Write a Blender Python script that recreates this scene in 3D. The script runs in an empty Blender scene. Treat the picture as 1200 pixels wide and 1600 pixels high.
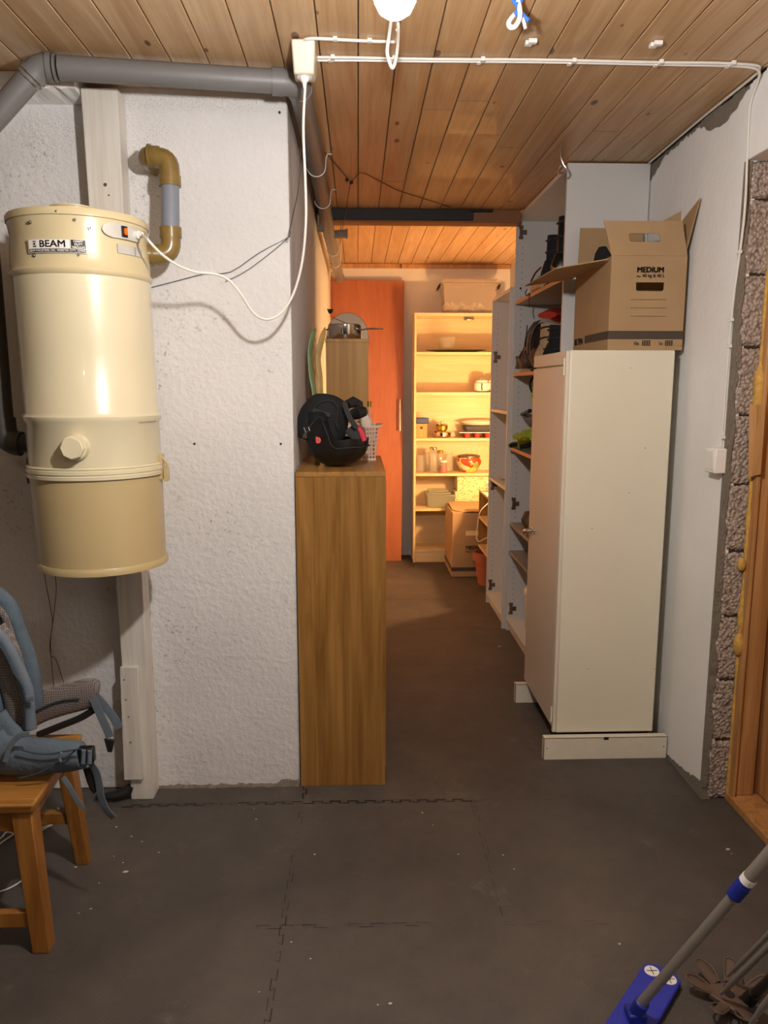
import bpy, bmesh, math, random
from mathutils import Vector, Matrix
random.seed(7)
PI = math.pi
C = bpy.context.scene.collection
# ------------------------------------------------------------------ camera
H = 1.4; F = 1200.0; TH = math.radians(9.28); PS = math.radians(1.93)
cam = bpy.data.cameras.new('camera'); cam_o = bpy.data.objects.new('camera', cam); C.objects.link(cam_o)
cam.sensor_fit = 'VERTICAL'; cam.sensor_height = 36; cam.sensor_width = 27; cam.lens = 36 * F / 1600
cam.clip_start = .02
cam_o.location = (0, 0, H); cam_o.rotation_euler = (PI / 2 - TH, 0, -PS)
bpy.context.scene.camera = cam_o
vs = bpy.context.scene.view_settings
vs.view_transform = 'Standard'; vs.look = 'None'; vs.gamma = 1; vs.use_curve_mapping = False
EXPOSURE = 0.0
vs.exposure = EXPOSURE
BULB_MAIN = 1620.0; BULB_FILL = 75.0; BULB_WARM = 1900.0
COL_MAIN = (1, .955, .925); COL_WARM = (1, .54, .22)
w = bpy.data.worlds.new('world'); bpy.context.scene.world = w; w.use_nodes = True
w.node_tree.nodes['Background'].inputs[0].default_value = (1, .9, .8, 1)
w.node_tree.nodes['Background'].inputs[1].default_value = .02

# ------------------------------------------------------------------ measuring helpers (a pixel of the photo to a point on a plane)
_f = Vector((math.sin(PS) * math.cos(TH), math.cos(PS) * math.cos(TH), -math.sin(TH)))
_r = Vector((math.cos(PS), -math.sin(PS), 0)); _u = _r.cross(_f)
def ray(x, y): return _f + _r * ((x - 600) / F) + _u * ((800 - y) / F)
def PX(x, y, X): d = ray(x, y); return Vector((0, 0, H)) + d * (X / d.x)
def PY(x, y, Y): d = ray(x, y); return Vector((0, 0, H)) + d * (Y / d.y)
def PZ(x, y, Z): d = ray(x, y); return Vector((0, 0, H)) + d * ((Z - H) / d.z)
def PD(x, y, D): return Vector((0, 0, H)) + ray(x, y) * D

# ------------------------------------------------------------------ materials
def S(h):
    h = h.lstrip('#'); v = [int(h[i:i + 2], 16) / 255 for i in (0, 2, 4)]
    return tuple((c / 12.92 if c <= .04045 else ((c + .055) / 1.055) ** 2.4) for c in v)
class N:
    def __init__(s, name):
        s.m = bpy.data.materials.new(name); s.m.use_nodes = True; s.t = s.m.node_tree
        s.b = s.t.nodes['Principled BSDF']; s._co = None
    def n(s, ty, **k):
        x = s.t.nodes.new(ty)
        for a, v in k.items(): setattr(x, a, v)
        return x
    def l(s, a, b): s.t.links.new(a, b)
    def co(s, scale=(1, 1, 1), loc=(0, 0, 0)):
        if not s._co: s._co = s.n('ShaderNodeTexCoord')
        m = s.n('ShaderNodeMapping'); m.inputs['Scale'].default_value = scale; m.inputs['Location'].default_value = loc
        s.l(s._co.outputs['Object'], m.inputs['Vector']); return m.outputs[0]
    def noise(s, scale, co=None, detail=4, rough=.55, dist=0):
        x = s.n('ShaderNodeTexNoise'); x.inputs['Scale'].default_value = scale; x.inputs['Detail'].default_value = detail
        x.inputs['Roughness'].default_value = rough; x.inputs['Distortion'].default_value = dist
        s.l(co if co is not None else s.co(), x.inputs['Vector']); return x.outputs['Fac']
    def ramp(s, fac, stops):
        r = s.n('ShaderNodeValToRGB'); e = r.color_ramp.elements
        while len(e) < len(stops): e.new(.5)
        for q, (p, c) in zip(e, stops):
            q.position = p; q.color = (*c, 1) if len(c) == 3 else c
        s.l(fac, r.inputs[0]); return r.outputs[0]
    def math(s, op, a, b=0.0, c=None):
        m = s.n('ShaderNodeMath', operation=op)
        for i, v in enumerate((a, b) if c is None else (a, b, c)):
            if isinstance(v, (int, float)): m.inputs[i].default_value = v
            else: s.l(v, m.inputs[i])
        return m.outputs[0]
    def mix(s, fac, a, b, mode='MIX'):
        m = s.n('ShaderNodeMix', data_type='RGBA', blend_type=mode)
        for i, v in ((0, fac), (6, a), (7, b)):
            if isinstance(v, (int, float)): m.inputs[i].default_value = v
            elif isinstance(v, tuple): m.inputs[i].default_value = (*v, 1)
            else: s.l(v, m.inputs[i])
        return m.outputs[2]
    def bump(s, hgt, strength=.3, dist=.01):
        b = s.n('ShaderNodeBump'); b.inputs['Strength'].default_value = strength; b.inputs['Distance'].default_value = dist
        s.l(hgt, b.inputs['Height']); s.l(b.outputs[0], s.b.inputs['Normal'])
    def col(s, v):
        if isinstance(v, tuple): s.b.inputs['Base Color'].default_value = (*v, 1)
        else: s.l(v, s.b.inputs['Base Color'])
    def set(s, **k):
        for a, v in k.items(): s.b.inputs[a.replace('_', ' ')].default_value = v
        return s
M = {}
def plain(name, hexc, rough=.5, metal=0, var=.06, scale=30, bump=0, bs=200):
    n = N(name); c = S(hexc)
    f = n.noise(scale)
    n.col(n.ramp(f, [(.3, tuple(x * (1 - var) for x in c)), (.7, tuple(min(1, x * (1 + var)) for x in c))]))
    n.set(Roughness=rough, Metallic=metal)
    if bump: n.bump(n.noise(bs, detail=5), bump, .002 if bs > 50 else .03)
    M[name] = n.m; return n
def plaster(name, c1, spots=True, bsc=55, bst=.5):
    n = N(name); c = S(c1)
    base = n.ramp(n.noise(2.5, detail=6), [(.3, tuple(x * .9 for x in c)), (.7, c)])
    if spots:
        sp = n.noise(90, detail=2, rough=.5)
        area = n.noise(3.2, n.co(loc=(3, 1, 2)), detail=3)
        m = n.math('MULTIPLY', n.ramp(sp, [(.60, (0, 0, 0)), (.70, (1, 1, 1))]), n.ramp(area, [(.52, (0, 0, 0)), (.66, (1, 1, 1))]))
        base = n.mix(n.math('MULTIPLY', m, .55), base, S('6d665c'))
        # black mould specks in two patches beside the post
        for (cx_, cz_, rx_, rz_) in ((.60, 2.07, .11, .26), (.30, 2.15, .16, .12), (.78, 2.26, .5, .03)):
            sx = n.n('ShaderNodeSeparateXYZ'); n.l(n.co(), sx.inputs[0])
            d_ = n.math('ADD', n.math('POWER', n.math('DIVIDE', n.math('SUBTRACT', sx.outputs[0], cx_), rx_), 2), n.math('POWER', n.math('DIVIDE', n.math('SUBTRACT', sx.outputs[2], cz_), rz_), 2))
            near_ = n.ramp(d_, [(.1, (1, 1, 1)), (1.0, (0, 0, 0))])
            sp2 = n.noise(240, n.co(loc=(cx_ * 9, 0, 0)), detail=3, rough=.6)
            k_ = n.math('MULTIPLY', near_, n.ramp(sp2, [(.55, (0, 0, 0)), (.66, (1, 1, 1))]))
            base = n.mix(n.math('MULTIPLY', k_, .6), base, S('57503e'))
    n.col(base); n.set(Roughness=.9)
    h = n.math('ADD', n.noise(bsc, detail=5, rough=.6), n.math('MULTIPLY', n.noise(12, detail=3), .8))
    n.bump(h, bst, .012)
    M[name] = n.m; return n
plaster('plaster', 'e4e2e0')
plaster('plaster_smooth', 'f3f2f0', False, 30, .18)
plaster('plaster_back', 'e2dcd2', False, 30, .15)
plaster('plaster_room', '857866', False, 30, .2)
plaster('mortar', '857c6f', False, 90, .7)
def pine(name, light, dark, knot='5a2e16', axis='Y', pitch=.105, phase=.0, knots=True, rough=.5, coat=.0):
    n = N(name)
    co = n._co or n.co(); sep = n.n('ShaderNodeSeparateXYZ'); n.l(co, sep.inputs[0])
    ax = {'X': 0, 'Y': 1, 'Z': 2}[axis]
    across = sep.outputs[0 if ax else 1]
    idx = n.math('FLOOR', n.math('DIVIDE', n.math('SUBTRACT', across, phase), pitch))
    # shift the grain of every board along its length and give it its own tone
    off = n.math('MULTIPLY', idx, 3.37)
    comb = n.n('ShaderNodeCombineXYZ')
    for i in range(3):
        if i == ax: n.l(n.math('ADD', n.math('MULTIPLY', sep.outputs[i], 1.0), off), comb.inputs[i])
        else: n.l(sep.outputs[i], comb.inputs[i])
    mp = n.n('ShaderNodeMapping'); sc = [22, 22, 22]; sc[ax] = 1.3; mp.inputs['Scale'].default_value = sc
    n.l(comb.outputs[0], mp.inputs[0])
    g = n.noise(1.0, mp.outputs[0], detail=5, rough=.6, dist=.9)
    mp2 = n.n('ShaderNodeMapping'); sc = [150, 150, 150]; sc[ax] = 3; mp2.inputs['Scale'].default_value = sc
    n.l(comb.outputs[0], mp2.inputs[0])
    g2 = n.noise(1.0, mp2.outputs[0], detail=3)
    wn = n.n('ShaderNodeTexWhiteNoise', noise_dimensions='1D'); n.l(idx, wn.inputs['W'])
    L, D = S(light), S(dark)
    c = n.ramp(n.math('ADD', n.math('MULTIPLY', g, .75), n.math('MULTIPLY', g2, .25)), [(.36, D), (.5, tuple((a + b) / 2 for a, b in zip(L, D))), (.62, L)])
    c = n.mix(n.math('MULTIPLY', wn.outputs['Value'], .26), c, tuple(x * .62 for x in D))
    if knots:
        mk = n.n('ShaderNodeMapping'); sc = [13, 13, 13]; sc[ax] = 5.5; sc[2 if ax == 1 else 1] = 0; mk.inputs['Scale'].default_value = sc
        n.l(comb.outputs[0], mk.inputs[0])
        v = n.n('ShaderNodeTexVoronoi'); v.inputs['Scale'].default_value = 1; n.l(mk.outputs[0], v.inputs['Vector'])
        sel = n.n('ShaderNodeSeparateColor'); n.l(v.outputs['Color'], sel.inputs[0])
        rr = n.math('MULTIPLY', n.math('SUBTRACT', sel.outputs[0], .42), .29)
        kk = n.math('SUBTRACT', rr, v.outputs['Distance'])
        kf = n.ramp(n.math('ADD', n.math('MULTIPLY', kk, 12), .3), [(.3, (0, 0, 0)), (.75, (1, 1, 1))])
        c = n.mix(n.math('MULTIPLY', kf, .85), c, S(knot))
    n.col(c); n.set(Roughness=rough, Coat_Weight=coat, Specular_IOR_Level=.3)
    n.bump(g2, .12, .002)
    M[name] = n.m; return n
pine('pine_ceiling', 'd0ae84', 'b58d62', knot='54290f', pitch=.105, phase=-.099, rough=.42, coat=.15)
pine('pine_door', 'c99660', 'a2703e', axis='Z', pitch=.2, rough=.4, coat=.2)
pine('pine_stool', 'aa7638', '85521f', axis='Z', pitch=.3, knots=False, rough=.4, coat=.2)
pine('pine_stool_top', 'b98544', '8f5f28', axis='X', pitch=.12, knots=False, rough=.45, coat=.1)
pine('oak_veneer', 'a87c42', '7f5826', axis='Z', pitch=2, knots=False, rough=.38, coat=.1)
pine('oak_tall', 'b98d4c', '946a2e', axis='Z', pitch=2, phase=-1, knots=False, rough=.5)
pine('oak_veneer_top', 'b08449', '8d642f', axis='Y', pitch=2, knots=False, rough=.38, coat=.1)
pine('birch', 'ecd6ab', 'e0c594', axis='X', pitch=3, knots=False, rough=.4)
pine('beech_box', 'd8a066', 'c28a50', axis='Z', pitch=3, knots=False, rough=.4)
pine('orange_door', 'b06c4a', 'a2603f', axis='Z', pitch=3, knots=False, rough=.4)
def whitewood():
    n = N('white_wood'); g = n.noise(1, n.co((60, 60, 3)), detail=4)
    c = n.ramp(g, [(.3, S('cfc8bc')), (.6, S('dfdad0'))])
    ch = n.noise(40, n.co((1, 1, .4)), detail=3)
    c = n.mix(n.ramp(ch, [(.70, (0, 0, 0)), (.74, (1, 1, 1))]), c, S('9c8768'))
    n.col(c); n.set(Roughness=.55); n.bump(g, .25, .003); M['white_wood'] = n.m
whitewood()
def matmat():
    n = N('foam_mat')
    big = n.noise(1.6, detail=5); fine = n.noise(9, detail=5, rough=.65)
    c = n.ramp(n.math('ADD', n.math('MULTIPLY', big, .6), n.math('MULTIPLY', fine, .4)),
               [(.35, S('433f3b')), (.52, S('524c47')), (.68, S('605850'))])
    dust = n.noise(5, n.co((1, 1, 1), (4, 2, 0)), detail=8, rough=.75)
    c = n.mix(n.math('MULTIPLY', n.ramp(dust, [(.60, (0, 0, 0)), (.75, (1, 1, 1))]), .35), c, S('8d8880'))
    n.col(c); n.set(Roughness=.62)
    w1 = n.n('ShaderNodeTexWave', wave_type='BANDS', bands_direction='X'); w2 = n.n('ShaderNodeTexWave', wave_type='BANDS', bands_direction='Y')
    mp = n.n('ShaderNodeMapping'); mp.inputs['Rotation'].default_value = (0, 0, math.radians(38))
    n.l(n.co(), mp.inputs[0])
    for x in (w1, w2): x.inputs['Scale'].default_value = 42; n.l(mp.outputs[0], x.inputs['Vector'])
    n.bump(n.math('MULTIPLY', w1.outputs['Fac'], w2.outputs['Fac']), .35, .002)
    M['foam_mat'] = n.m
matmat()
def lecablock():
    n = N('clinker_block'); v = n.n('ShaderNodeTexVoronoi'); v.inputs['Scale'].default_value = 95; n.l(n.co(), v.inputs['Vector'])
    c = n.ramp(v.outputs['Distance'], [(.1, S('cfc0b3')), (.5, S('b3a294')), (.85, S('7d6e62'))])
    n.col(n.mix(n.math('MULTIPLY', n.noise(25), .4), c, S('8d7c70'))); n.set(Roughness=.95)
    n.bump(n.math('SUBTRACT', 1, v.outputs['Distance']), .9, .007); M['clinker_block'] = n.m
lecablock()
plain('cream_enamel', 'd9cfae', .28, var=.02, scale=6)
plain('tan_enamel', 'bda97c', .3, var=.03, scale=6)
plain('cream_head', 'cfc098', .3, var=.03, scale=6)
M['cream_enamel'].node_tree.nodes['Principled BSDF'].inputs['Coat Weight'].default_value = .3
plain('steel_cream', 'e3dcc6', .38, var=.02, scale=4)
plain('steel_cream_door', 'ddd2c0', .38, var=.02, scale=4)
plain('steel_base', 'e0d8c4', .4, var=.03)
plain('melamine', 'd2d0cd', .38, var=.01, scale=3)
plain('melamine_edge', 'd3d1cf', .4, var=.02)
plain('shelf_grey', '8a857e', .5, var=.03)
plain('shelf_wood', 'c98f62', .5, var=.06)
plain('cardboard', 'a98a64', .85, var=.05, scale=8, bump=.1, bs=120)
plain('cardboard_print', '4a3f34', .8)
plain('pvc_grey', '73716f', .45, var=.06, scale=9)
plain('pvc_blue_grey', '7f858f', .4, var=.03)
plain('pvc_shaded', '3f3b38', .5, var=.1)
plain('fitting_brown', '7f6838', .25, var=.15, scale=25)
plain('rubber_black', '1a1918', .6)
plain('black_plastic', '141414', .32)
plain('black_fabric', '161618', .85, bump=.3, bs=300)
plain('black_grey_fabric', '2b2b2d', .85)
plain('white_plastic', 'ece9e2', .35, var=.01)
plain('ivory_plastic', 'd8cfb8', .35, var=.01)
plain('cable_white', 'e2ddd4', .45, var=.02)
plain('cable_grey', '5a5048', .5)
plain('cable_thin', '5e5e60', .5)
plain('cable_brown', '6a3c1e', .6)
plain('chrome', 'c9c7c2', .18, metal=1, var=.02)
plain('steel_dull', 'a9a49c', .35, metal=1, var=.05)
plain('pot_steel', 'd8cfc2', .12, metal=1, var=.02)
plain('tray_metal', '8d765c', .35, metal=.3, var=.04)
plain('brass', 'c0a040', .3, metal=.9)
plain('red', 'b5301f', .5)
plain('red_sticker', 'd94a44', .45)
plain('pink_red', 'c8324a', .6)
plain('navy', '2c3a66', .45)
plain('black_tray', '191922', .4)
plain('terracotta', 'a85c3c', .8, var=.08)
plain('cream_ceramic', 'eee6d4', .25)
plain('white_ceramic', 'f0ece4', .2)
plain('green_fabric', 'a4b832', .7, var=.15)
plain('brown_leather', '5a4030', .6, var=.15)
plain('tan_leather', 'b89a74', .7, var=.1)
plain('maroon', '6a2c28', .7)
plain('bucket_white', 'ddd6c6', .4)
plain('pack_blue', '54636f', .8, var=.1, scale=12, bump=.45, bs=14)
plain('pack_strap', '66727e', .75, var=.08, bump=.3, bs=600)
plain('pack_dark', '35404c', .8)
plain('mop_blue', '2a35a8', .5, var=.05)
plain('mop_navy', '1c2c8c', .35)
plain('pole_grey', 'a39d93', .35, metal=.5, var=.03)
plain('basket_brown', '5c4a3e', .55, var=.15)
plain('foam_yellow', 'c79a48', .7, var=.2, scale=60, bump=.8, bs=60)
plain('rope_blue', '3a72d0', .8)
plain('orange_lamp', 'd06a14', .3)
plain('silver_label', 'c9c6be', .35, metal=.15)
plain('basket_pink', 'd9b8a4', .5)
plain('ski_green', '5d6e38', .4, var=.2, scale=12)
plain('ski_yellow', 'a98a4c', .5, var=.2, scale=12)
plain('greyblue_plastic', '99998c', .4)
plain('mount_steel', '6e6152', .4, metal=.7)
plain('paint_flake', 'dcd8d0', .8)
plain('duct_black', '15110e', .6)
plain('iron_wood', '8c5a34', .6)
def mesh_fabric():
    n = N('mesh_fabric')
    c = n.n('ShaderNodeTexChecker'); c.inputs['Scale'].default_value = 230
    mp = n.n('ShaderNodeMapping'); mp.inputs['Rotation'].default_value = (.3, math.radians(45), .2); n.l(n.co(), mp.inputs[0]); n.l(mp.outputs[0], c.inputs['Vector'])
    c.inputs['Color1'].default_value = (*S('8d8480'), 1); c.inputs['Color2'].default_value = (*S('5c5450'), 1)
    n.col(c.outputs[0]); n.set(Roughness=.85); n.bump(c.outputs['Fac'], .6, .002); M['mesh_fabric'] = n.m
mesh_fabric()
def speckle():
    n = N('speckled_paper'); v = n.n('ShaderNodeTexVoronoi'); v.inputs['Scale'].default_value = 75; n.l(n.co(), v.inputs['Vector'])
    sc = n.n('ShaderNodeSeparateColor'); n.l(v.outputs['Color'], sc.inputs[0])
    k = n.math('MULTIPLY', n.math('LESS_THAN', v.outputs['Distance'], .35), n.math('GREATER_THAN', sc.outputs[0], .45))
    n.col(n.mix(k, S('ecd9a2'), S('7d6a35'))); n.set(Roughness=.7); M['speckled_paper'] = n.m
speckle()
def ceramic_pattern():
    n = N('painted_ceramic'); v = n.n('ShaderNodeTexVoronoi'); v.inputs['Scale'].default_value = 22; n.l(n.co(), v.inputs['Vector'])
    sc = n.n('ShaderNodeSeparateColor'); n.l(v.outputs['Color'], sc.inputs[0])
    c = n.ramp(sc.outputs[0], [(0, S('c8452a')), (.25, S('e8c86a')), (.5, S('eadfb0')), (.7, S('7f9a4a')), (.9, S('c8452a'))])
    c.node.color_ramp.interpolation = 'CONSTANT'
    n.col(c); n.set(Roughness=.25); M['painted_ceramic'] = n.m
ceramic_pattern()
def shade_brown():
    n = N('joint_shade'); n.col(S('3a2a1c')); n.set(Roughness=.9); M['joint_shade'] = n.m
shade_brown()
def glassy(name, hexc, alpha, rough=.05):
    m = bpy.data.materials.new(name); m.use_nodes = True; t = m.node_tree; b = t.nodes['Principled BSDF']
    b.inputs['Base Color'].default_value = (*S(hexc), 1); b.inputs['Roughness'].default_value = rough; b.inputs['Alpha'].default_value = alpha
    M[name] = m
glassy('clear_glass', 'c8c4b4', .2)
glassy('frosted_bin', 'e0d0bc', .32, .25)
glassy('green_glass', 'a8ab98', .55, .1)
glassy('bag_film', 'f2ead8', .55, .15)
def emit(name, col, st):
    m = bpy.data.materials.new(name); m.use_nodes = True; t = m.node_tree; b = t.nodes['Principled BSDF']
    b.inputs['Base Color'].default_value = (1, 1, 1, 1); b.inputs['Emission Color'].default_value = (*col, 1); b.inputs['Emission Strength'].default_value = st
    M[name] = m
emit('bulb_main', COL_MAIN, BULB_MAIN); emit('bulb_fill', COL_MAIN, BULB_FILL); emit('bulb_warm', COL_WARM, BULB_WARM)

# ------------------------------------------------------------------ mesh helpers
class MB:
    def __init__(s): s.v = []; s.f = []
    def add(s, v, f):
        o = len(s.v); s.v += [Vector(p) for p in v]; s.f += [[i + o for i in q] for q in f]; return s
    def box(s, a, b):
        x0, y0, z0 = [min(p, q) for p, q in zip(a, b)]; x1, y1, z1 = [max(p, q) for p, q in zip(a, b)]
        return s.add([(x0, y0, z0), (x1, y0, z0), (x1, y1, z0), (x0, y1, z0), (x0, y0, z1), (x1, y0, z1), (x1, y1, z1), (x0, y1, z1)],
                     [[0, 3, 2, 1], [4, 5, 6, 7], [0, 1, 5, 4], [1, 2, 6, 5], [2, 3, 7, 6], [3, 0, 4, 7]])
    def hexa(s, bot, top):
        return s.add(list(bot) + list(top), [[0, 3, 2, 1], [4, 5, 6, 7], [0, 1, 5, 4], [1, 2, 6, 5], [2, 3, 7, 6], [3, 0, 4, 7]])
    def prism(s, pts, d):
        n = len(pts); d = Vector(d); p = [Vector(q) for q in pts]
        return s.add(p + [q + d for q in p], [list(range(n))[::-1], list(range(n, 2 * n))] + [[i, (i + 1) % n, (i + 1) % n + n, i + n] for i in range(n)])
    def loft(s, path, ra, rb=None, n=14, up=(0, 0, 1), pw=1.0, cap=True, closed=False, round_end=False):
        path = [Vector(p) for p in path]; m = len(path)
        if not isinstance(ra, (list, tuple)): ra = [ra] * m
        rb = ra if rb is None else rb
        if not isinstance(rb, (list, tuple)): rb = [rb] * m
        up0 = Vector(up); vs_ = []
        for i, p in enumerate(path):
            if closed: t = path[(i + 1) % m] - path[i - 1]
            else: t = path[min(i + 1, m - 1)] - path[max(i - 1, 0)]
            t.normalize(); a = up0 - t * up0.dot(t)
            if a.length < 1e-3: a = t.orthogonal()
            a.normalize(); b = t.cross(a)
            up0 = a if up is None or m > 400 else Vector(up)
            for k in range(n):
                th = 2 * PI * k / n; c, q = math.cos(th), math.sin(th)
                c = math.copysign(abs(c) ** pw, c); q = math.copysign(abs(q) ** pw, q)
                vs_.append(p + a * (c * ra[i]) + b * (q * rb[i]))
        fs = []
        for i in range(m if closed else m - 1):
            j = (i + 1) % m
            for k in range(n): fs.append([i * n + k, i * n + (k + 1) % n, j * n + (k + 1) % n, j * n + k])
        if cap and not closed: fs += [list(range(n))[::-1], list(range((m - 1) * n, m * n))]
        return s.add(vs_, fs)
    def tube(s, path, r, n=10, smooth=0, closed=False):
        p = [Vector(q) for q in path]
        if smooth: p = spline(p, smooth)
        # parallel transport frame
        m = len(p); vs_ = []; t0 = None; a = None
        for i in range(m):
            t = (p[(i + 1) % m] - p[i - 1]) if closed else p[min(i + 1, m - 1)] - p[max(i - 1, 0)]
            t.normalize()
            if a is None: a = t.orthogonal().normalized()
            else: a = (a - t * a.dot(t)); a = a.normalized() if a.length > 1e-5 else t.orthogonal().normalized()
            b = t.cross(a); rr = r[i] if isinstance(r, (list, tuple)) else r
            for k in range(n): th = 2 * PI * k / n; vs_.append(p[i] + a * (math.cos(th) * rr) + b * (math.sin(th) * rr))
        fs = []
        for i in range(m if closed else m - 1):
            j = (i + 1) % m
            for k in range(n): fs.append([i * n + k, i * n + (k + 1) % n, j * n + (k + 1) % n, j * n + k])
        if not closed: fs += [list(range(n))[::-1], list(range((m - 1) * n, m * n))]
        return s.add(vs_, fs)
    def lathe(s, prof, c=(0, 0, 0), n=32, axis=(0, 0, 1), sx=1, sy=1, cap=(True, True)):
        ax = Vector(axis).normalized(); q = Vector((0, 0, 1)).rotation_difference(ax); c = Vector(c); vs_ = []
        for (r, z) in prof:
            for k in range(n):
                th = 2 * PI * k / n; vs_.append(c + q @ Vector((r * math.cos(th) * sx, r * math.sin(th) * sy, z)))
        m = len(prof); fs = []
        for i in range(m - 1):
            for k in range(n): fs.append([i * n + k, i * n + (k + 1) % n, (i + 1) * n + (k + 1) % n, (i + 1) * n + k])
        if cap[0]: fs.append(list(range(n))[::-1])
        if cap[1]: fs.append(list(range((m - 1) * n, m * n)))
        return s.add(vs_, fs)
    def ball(s, c, r, n=16, sx=1, sy=1, sz=1):
        prof = [(max(1e-4, math.sin(PI * i / 10)) * r, -math.cos(PI * i / 10) * r * sz) for i in range(11)]
        return s.lathe(prof, c, n, sx=sx, sy=sy)
    def xf(s, mat, start=0):
        for i in range(start, len(s.v)): s.v[i] = mat @ s.v[i]
        return s
    def build(s, name, mat, parent=None, bevel=0, seg=2, flat=False, sub=0, origin=None):
        if parent is not None: o = parent_world(parent)
        elif origin is not None: o = Vector(origin)
        else:
            xs = [v.x for v in s.v]; ys = [v.y for v in s.v]; zs = [v.z for v in s.v]
            o = Vector(((min(xs) + max(xs)) / 2, (min(ys) + max(ys)) / 2, min(zs)))
        me = bpy.data.meshes.new(name); me.from_pydata([v - o for v in s.v], [], s.f); me.update()
        bm = bmesh.new(); bm.from_mesh(me); bmesh.ops.recalc_face_normals(bm, faces=bm.faces[:])
        for e in bm.edges:
            e.smooth = not flat and (len(e.link_faces) == 2 and e.calc_face_angle(0) < math.radians(38))
        for f_ in bm.faces: f_.smooth = not flat
        bm.to_mesh(me); bm.free()
        me.materials.append(M[mat] if isinstance(mat, str) else mat)
        ob = bpy.data.objects.new(name, me); C.objects.link(ob)
        if parent is None: ob.location = o
        else: ob.parent = parent
        if bevel:
            b = ob.modifiers.new('bevel', 'BEVEL'); b.width = bevel; b.segments = seg; b.limit_method = 'ANGLE'; b.angle_limit = math.radians(40)
        if sub:
            q = ob.modifiers.new('sub', 'SUBSURF'); q.levels = sub; q.render_levels = sub
        return ob
def parent_world(p):
    o = Vector((0, 0, 0))
    while p is not None: o += Vector(p.location); p = p.parent
    return o
def spline(p, k=6, closed=False):
    out = []; m = len(p)
    for i in range(m - 1):
        a = p[max(i - 1, 0)]; b = p[i]; c = p[i + 1]; d = p[min(i + 2, m - 1)]
        for j in range(k):
            t = j / k
            out.append(.5 * ((2 * b) + (c - a) * t + (2 * a - 5 * b + 4 * c - d) * t * t + (3 * b - a - 3 * c + d) * t ** 3))
    out.append(p[-1]); return out
def tag(o, label, cat, group=None):
    o['label'] = label; o['category'] = cat
    if group: o['group'] = group
    return o
def thing(name, label, cat, loc, group=None):
    o = bpy.data.objects.new(name, None); C.objects.link(o); o.location = Vector(loc); o.empty_display_size = .05
    return tag(o, label, cat, group)
def struct(o): o['kind'] = 'structure'; return o
def box(name, a, b, mat, parent=None, bevel=0, **k): return MB().box(a, b).build(name, mat, parent, bevel, **k)
def lab(o, s): o['label'] = s; return o
def text(name, s, size, mat, parent, fn, align='CENTER', bold=0.0, sx=1.0):
    cu = bpy.data.curves.new('t', 'FONT'); cu.body = s; cu.size = size; cu.align_x = align; cu.align_y = 'CENTER'; cu.offset = 0
    cu.resolution_u = 3
    ob = bpy.data.objects.new('t', cu); C.objects.link(ob)
    dg = bpy.context.evaluated_depsgraph_get(); dg.update()
    me = ob.evaluated_get(dg).to_mesh()
    mb = MB(); vv = [v.co.copy() for v in me.vertices]; ff_ = [list(p.vertices) for p in me.polygons]
    for ox, oy in ([(0, 0)] if bold <= 0 else [(-bold, -bold), (bold, -bold), (bold, bold), (-bold, bold)]): mb.add([fn(v.x * sx + ox, v.y + oy) for v in vv], ff_)
    ob.evaluated_get(dg).to_mesh_clear(); bpy.data.objects.remove(ob); bpy.data.curves.remove(cu)
    return mb.build(name, mat, parent, flat=True)
def copy_tree(root, loc, label=None):
    c = root.copy(); C.objects.link(c); c.location = loc
    if label: c['label'] = label
    for ch in root.children:
        d = ch.copy(); C.objects.link(d); d.parent = c
        for g in ch.children: e = g.copy(); C.objects.link(e); e.parent = d
    return c

# ================================================================== THE ROOM
WALLX = [(2.41, 1.172), (2.72, 1.174), (3.27, 1.20), (6.33, 1.222)]
def wx(y):
    for (a, p), (b, q) in zip(WALLX, WALLX[1:]):
        if y <= b: return p + (q - p) * max(0, (y - a)) / (b - a)
    return WALLX[-1][1]
XL = -2.3; YB = -2.6
fl = struct(box('floor', (XL, YB, -.06), (1.6, 6.45, 0), 'foam_mat'))
# puzzle seams between the foam mats: shallow dark zigzag gaps
def seam(p, q, tooth=.03, depth=.012, wdt=.0022, broken=.0, seed=1):
    rnd = random.Random(seed); p = Vector((*p, 0)); q = Vector((*q, 0)); L = (q - p).length; t = (q - p) / L; s_ = Vector((-t.y, t.x, 0)); mb = MB(); n = int(L / tooth)
    for i in range(n):
        a = p + t * (i * tooth); b = p + t * ((i + 1) * tooth); sg = depth / 2 * (1 if i % 2 else -1)
        fl_ = tooth * .12
        segs = [(a + s_ * sg - t * fl_, b + s_ * sg + t * fl_), (b + s_ * sg + t * fl_, b - s_ * sg - t * fl_)]
        for k, (u_, v_) in enumerate(segs):
            if rnd.random() < broken: continue
            d = (v_ - u_); nn = Vector((-d.y, d.x, 0)).normalized() * wdt * rnd.uniform(.5, 1.1) * (1 if k == 0 else .5)
            mb.add([u_ - nn + Vector((0, 0, .0006)), v_ - nn + Vector((0, 0, .0006)), v_ + nn + Vector((0, 0, .0006)), u_ + nn + Vector((0, 0, .0006))], [[0, 1, 2, 3]])
    return mb
mb = MB()
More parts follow.
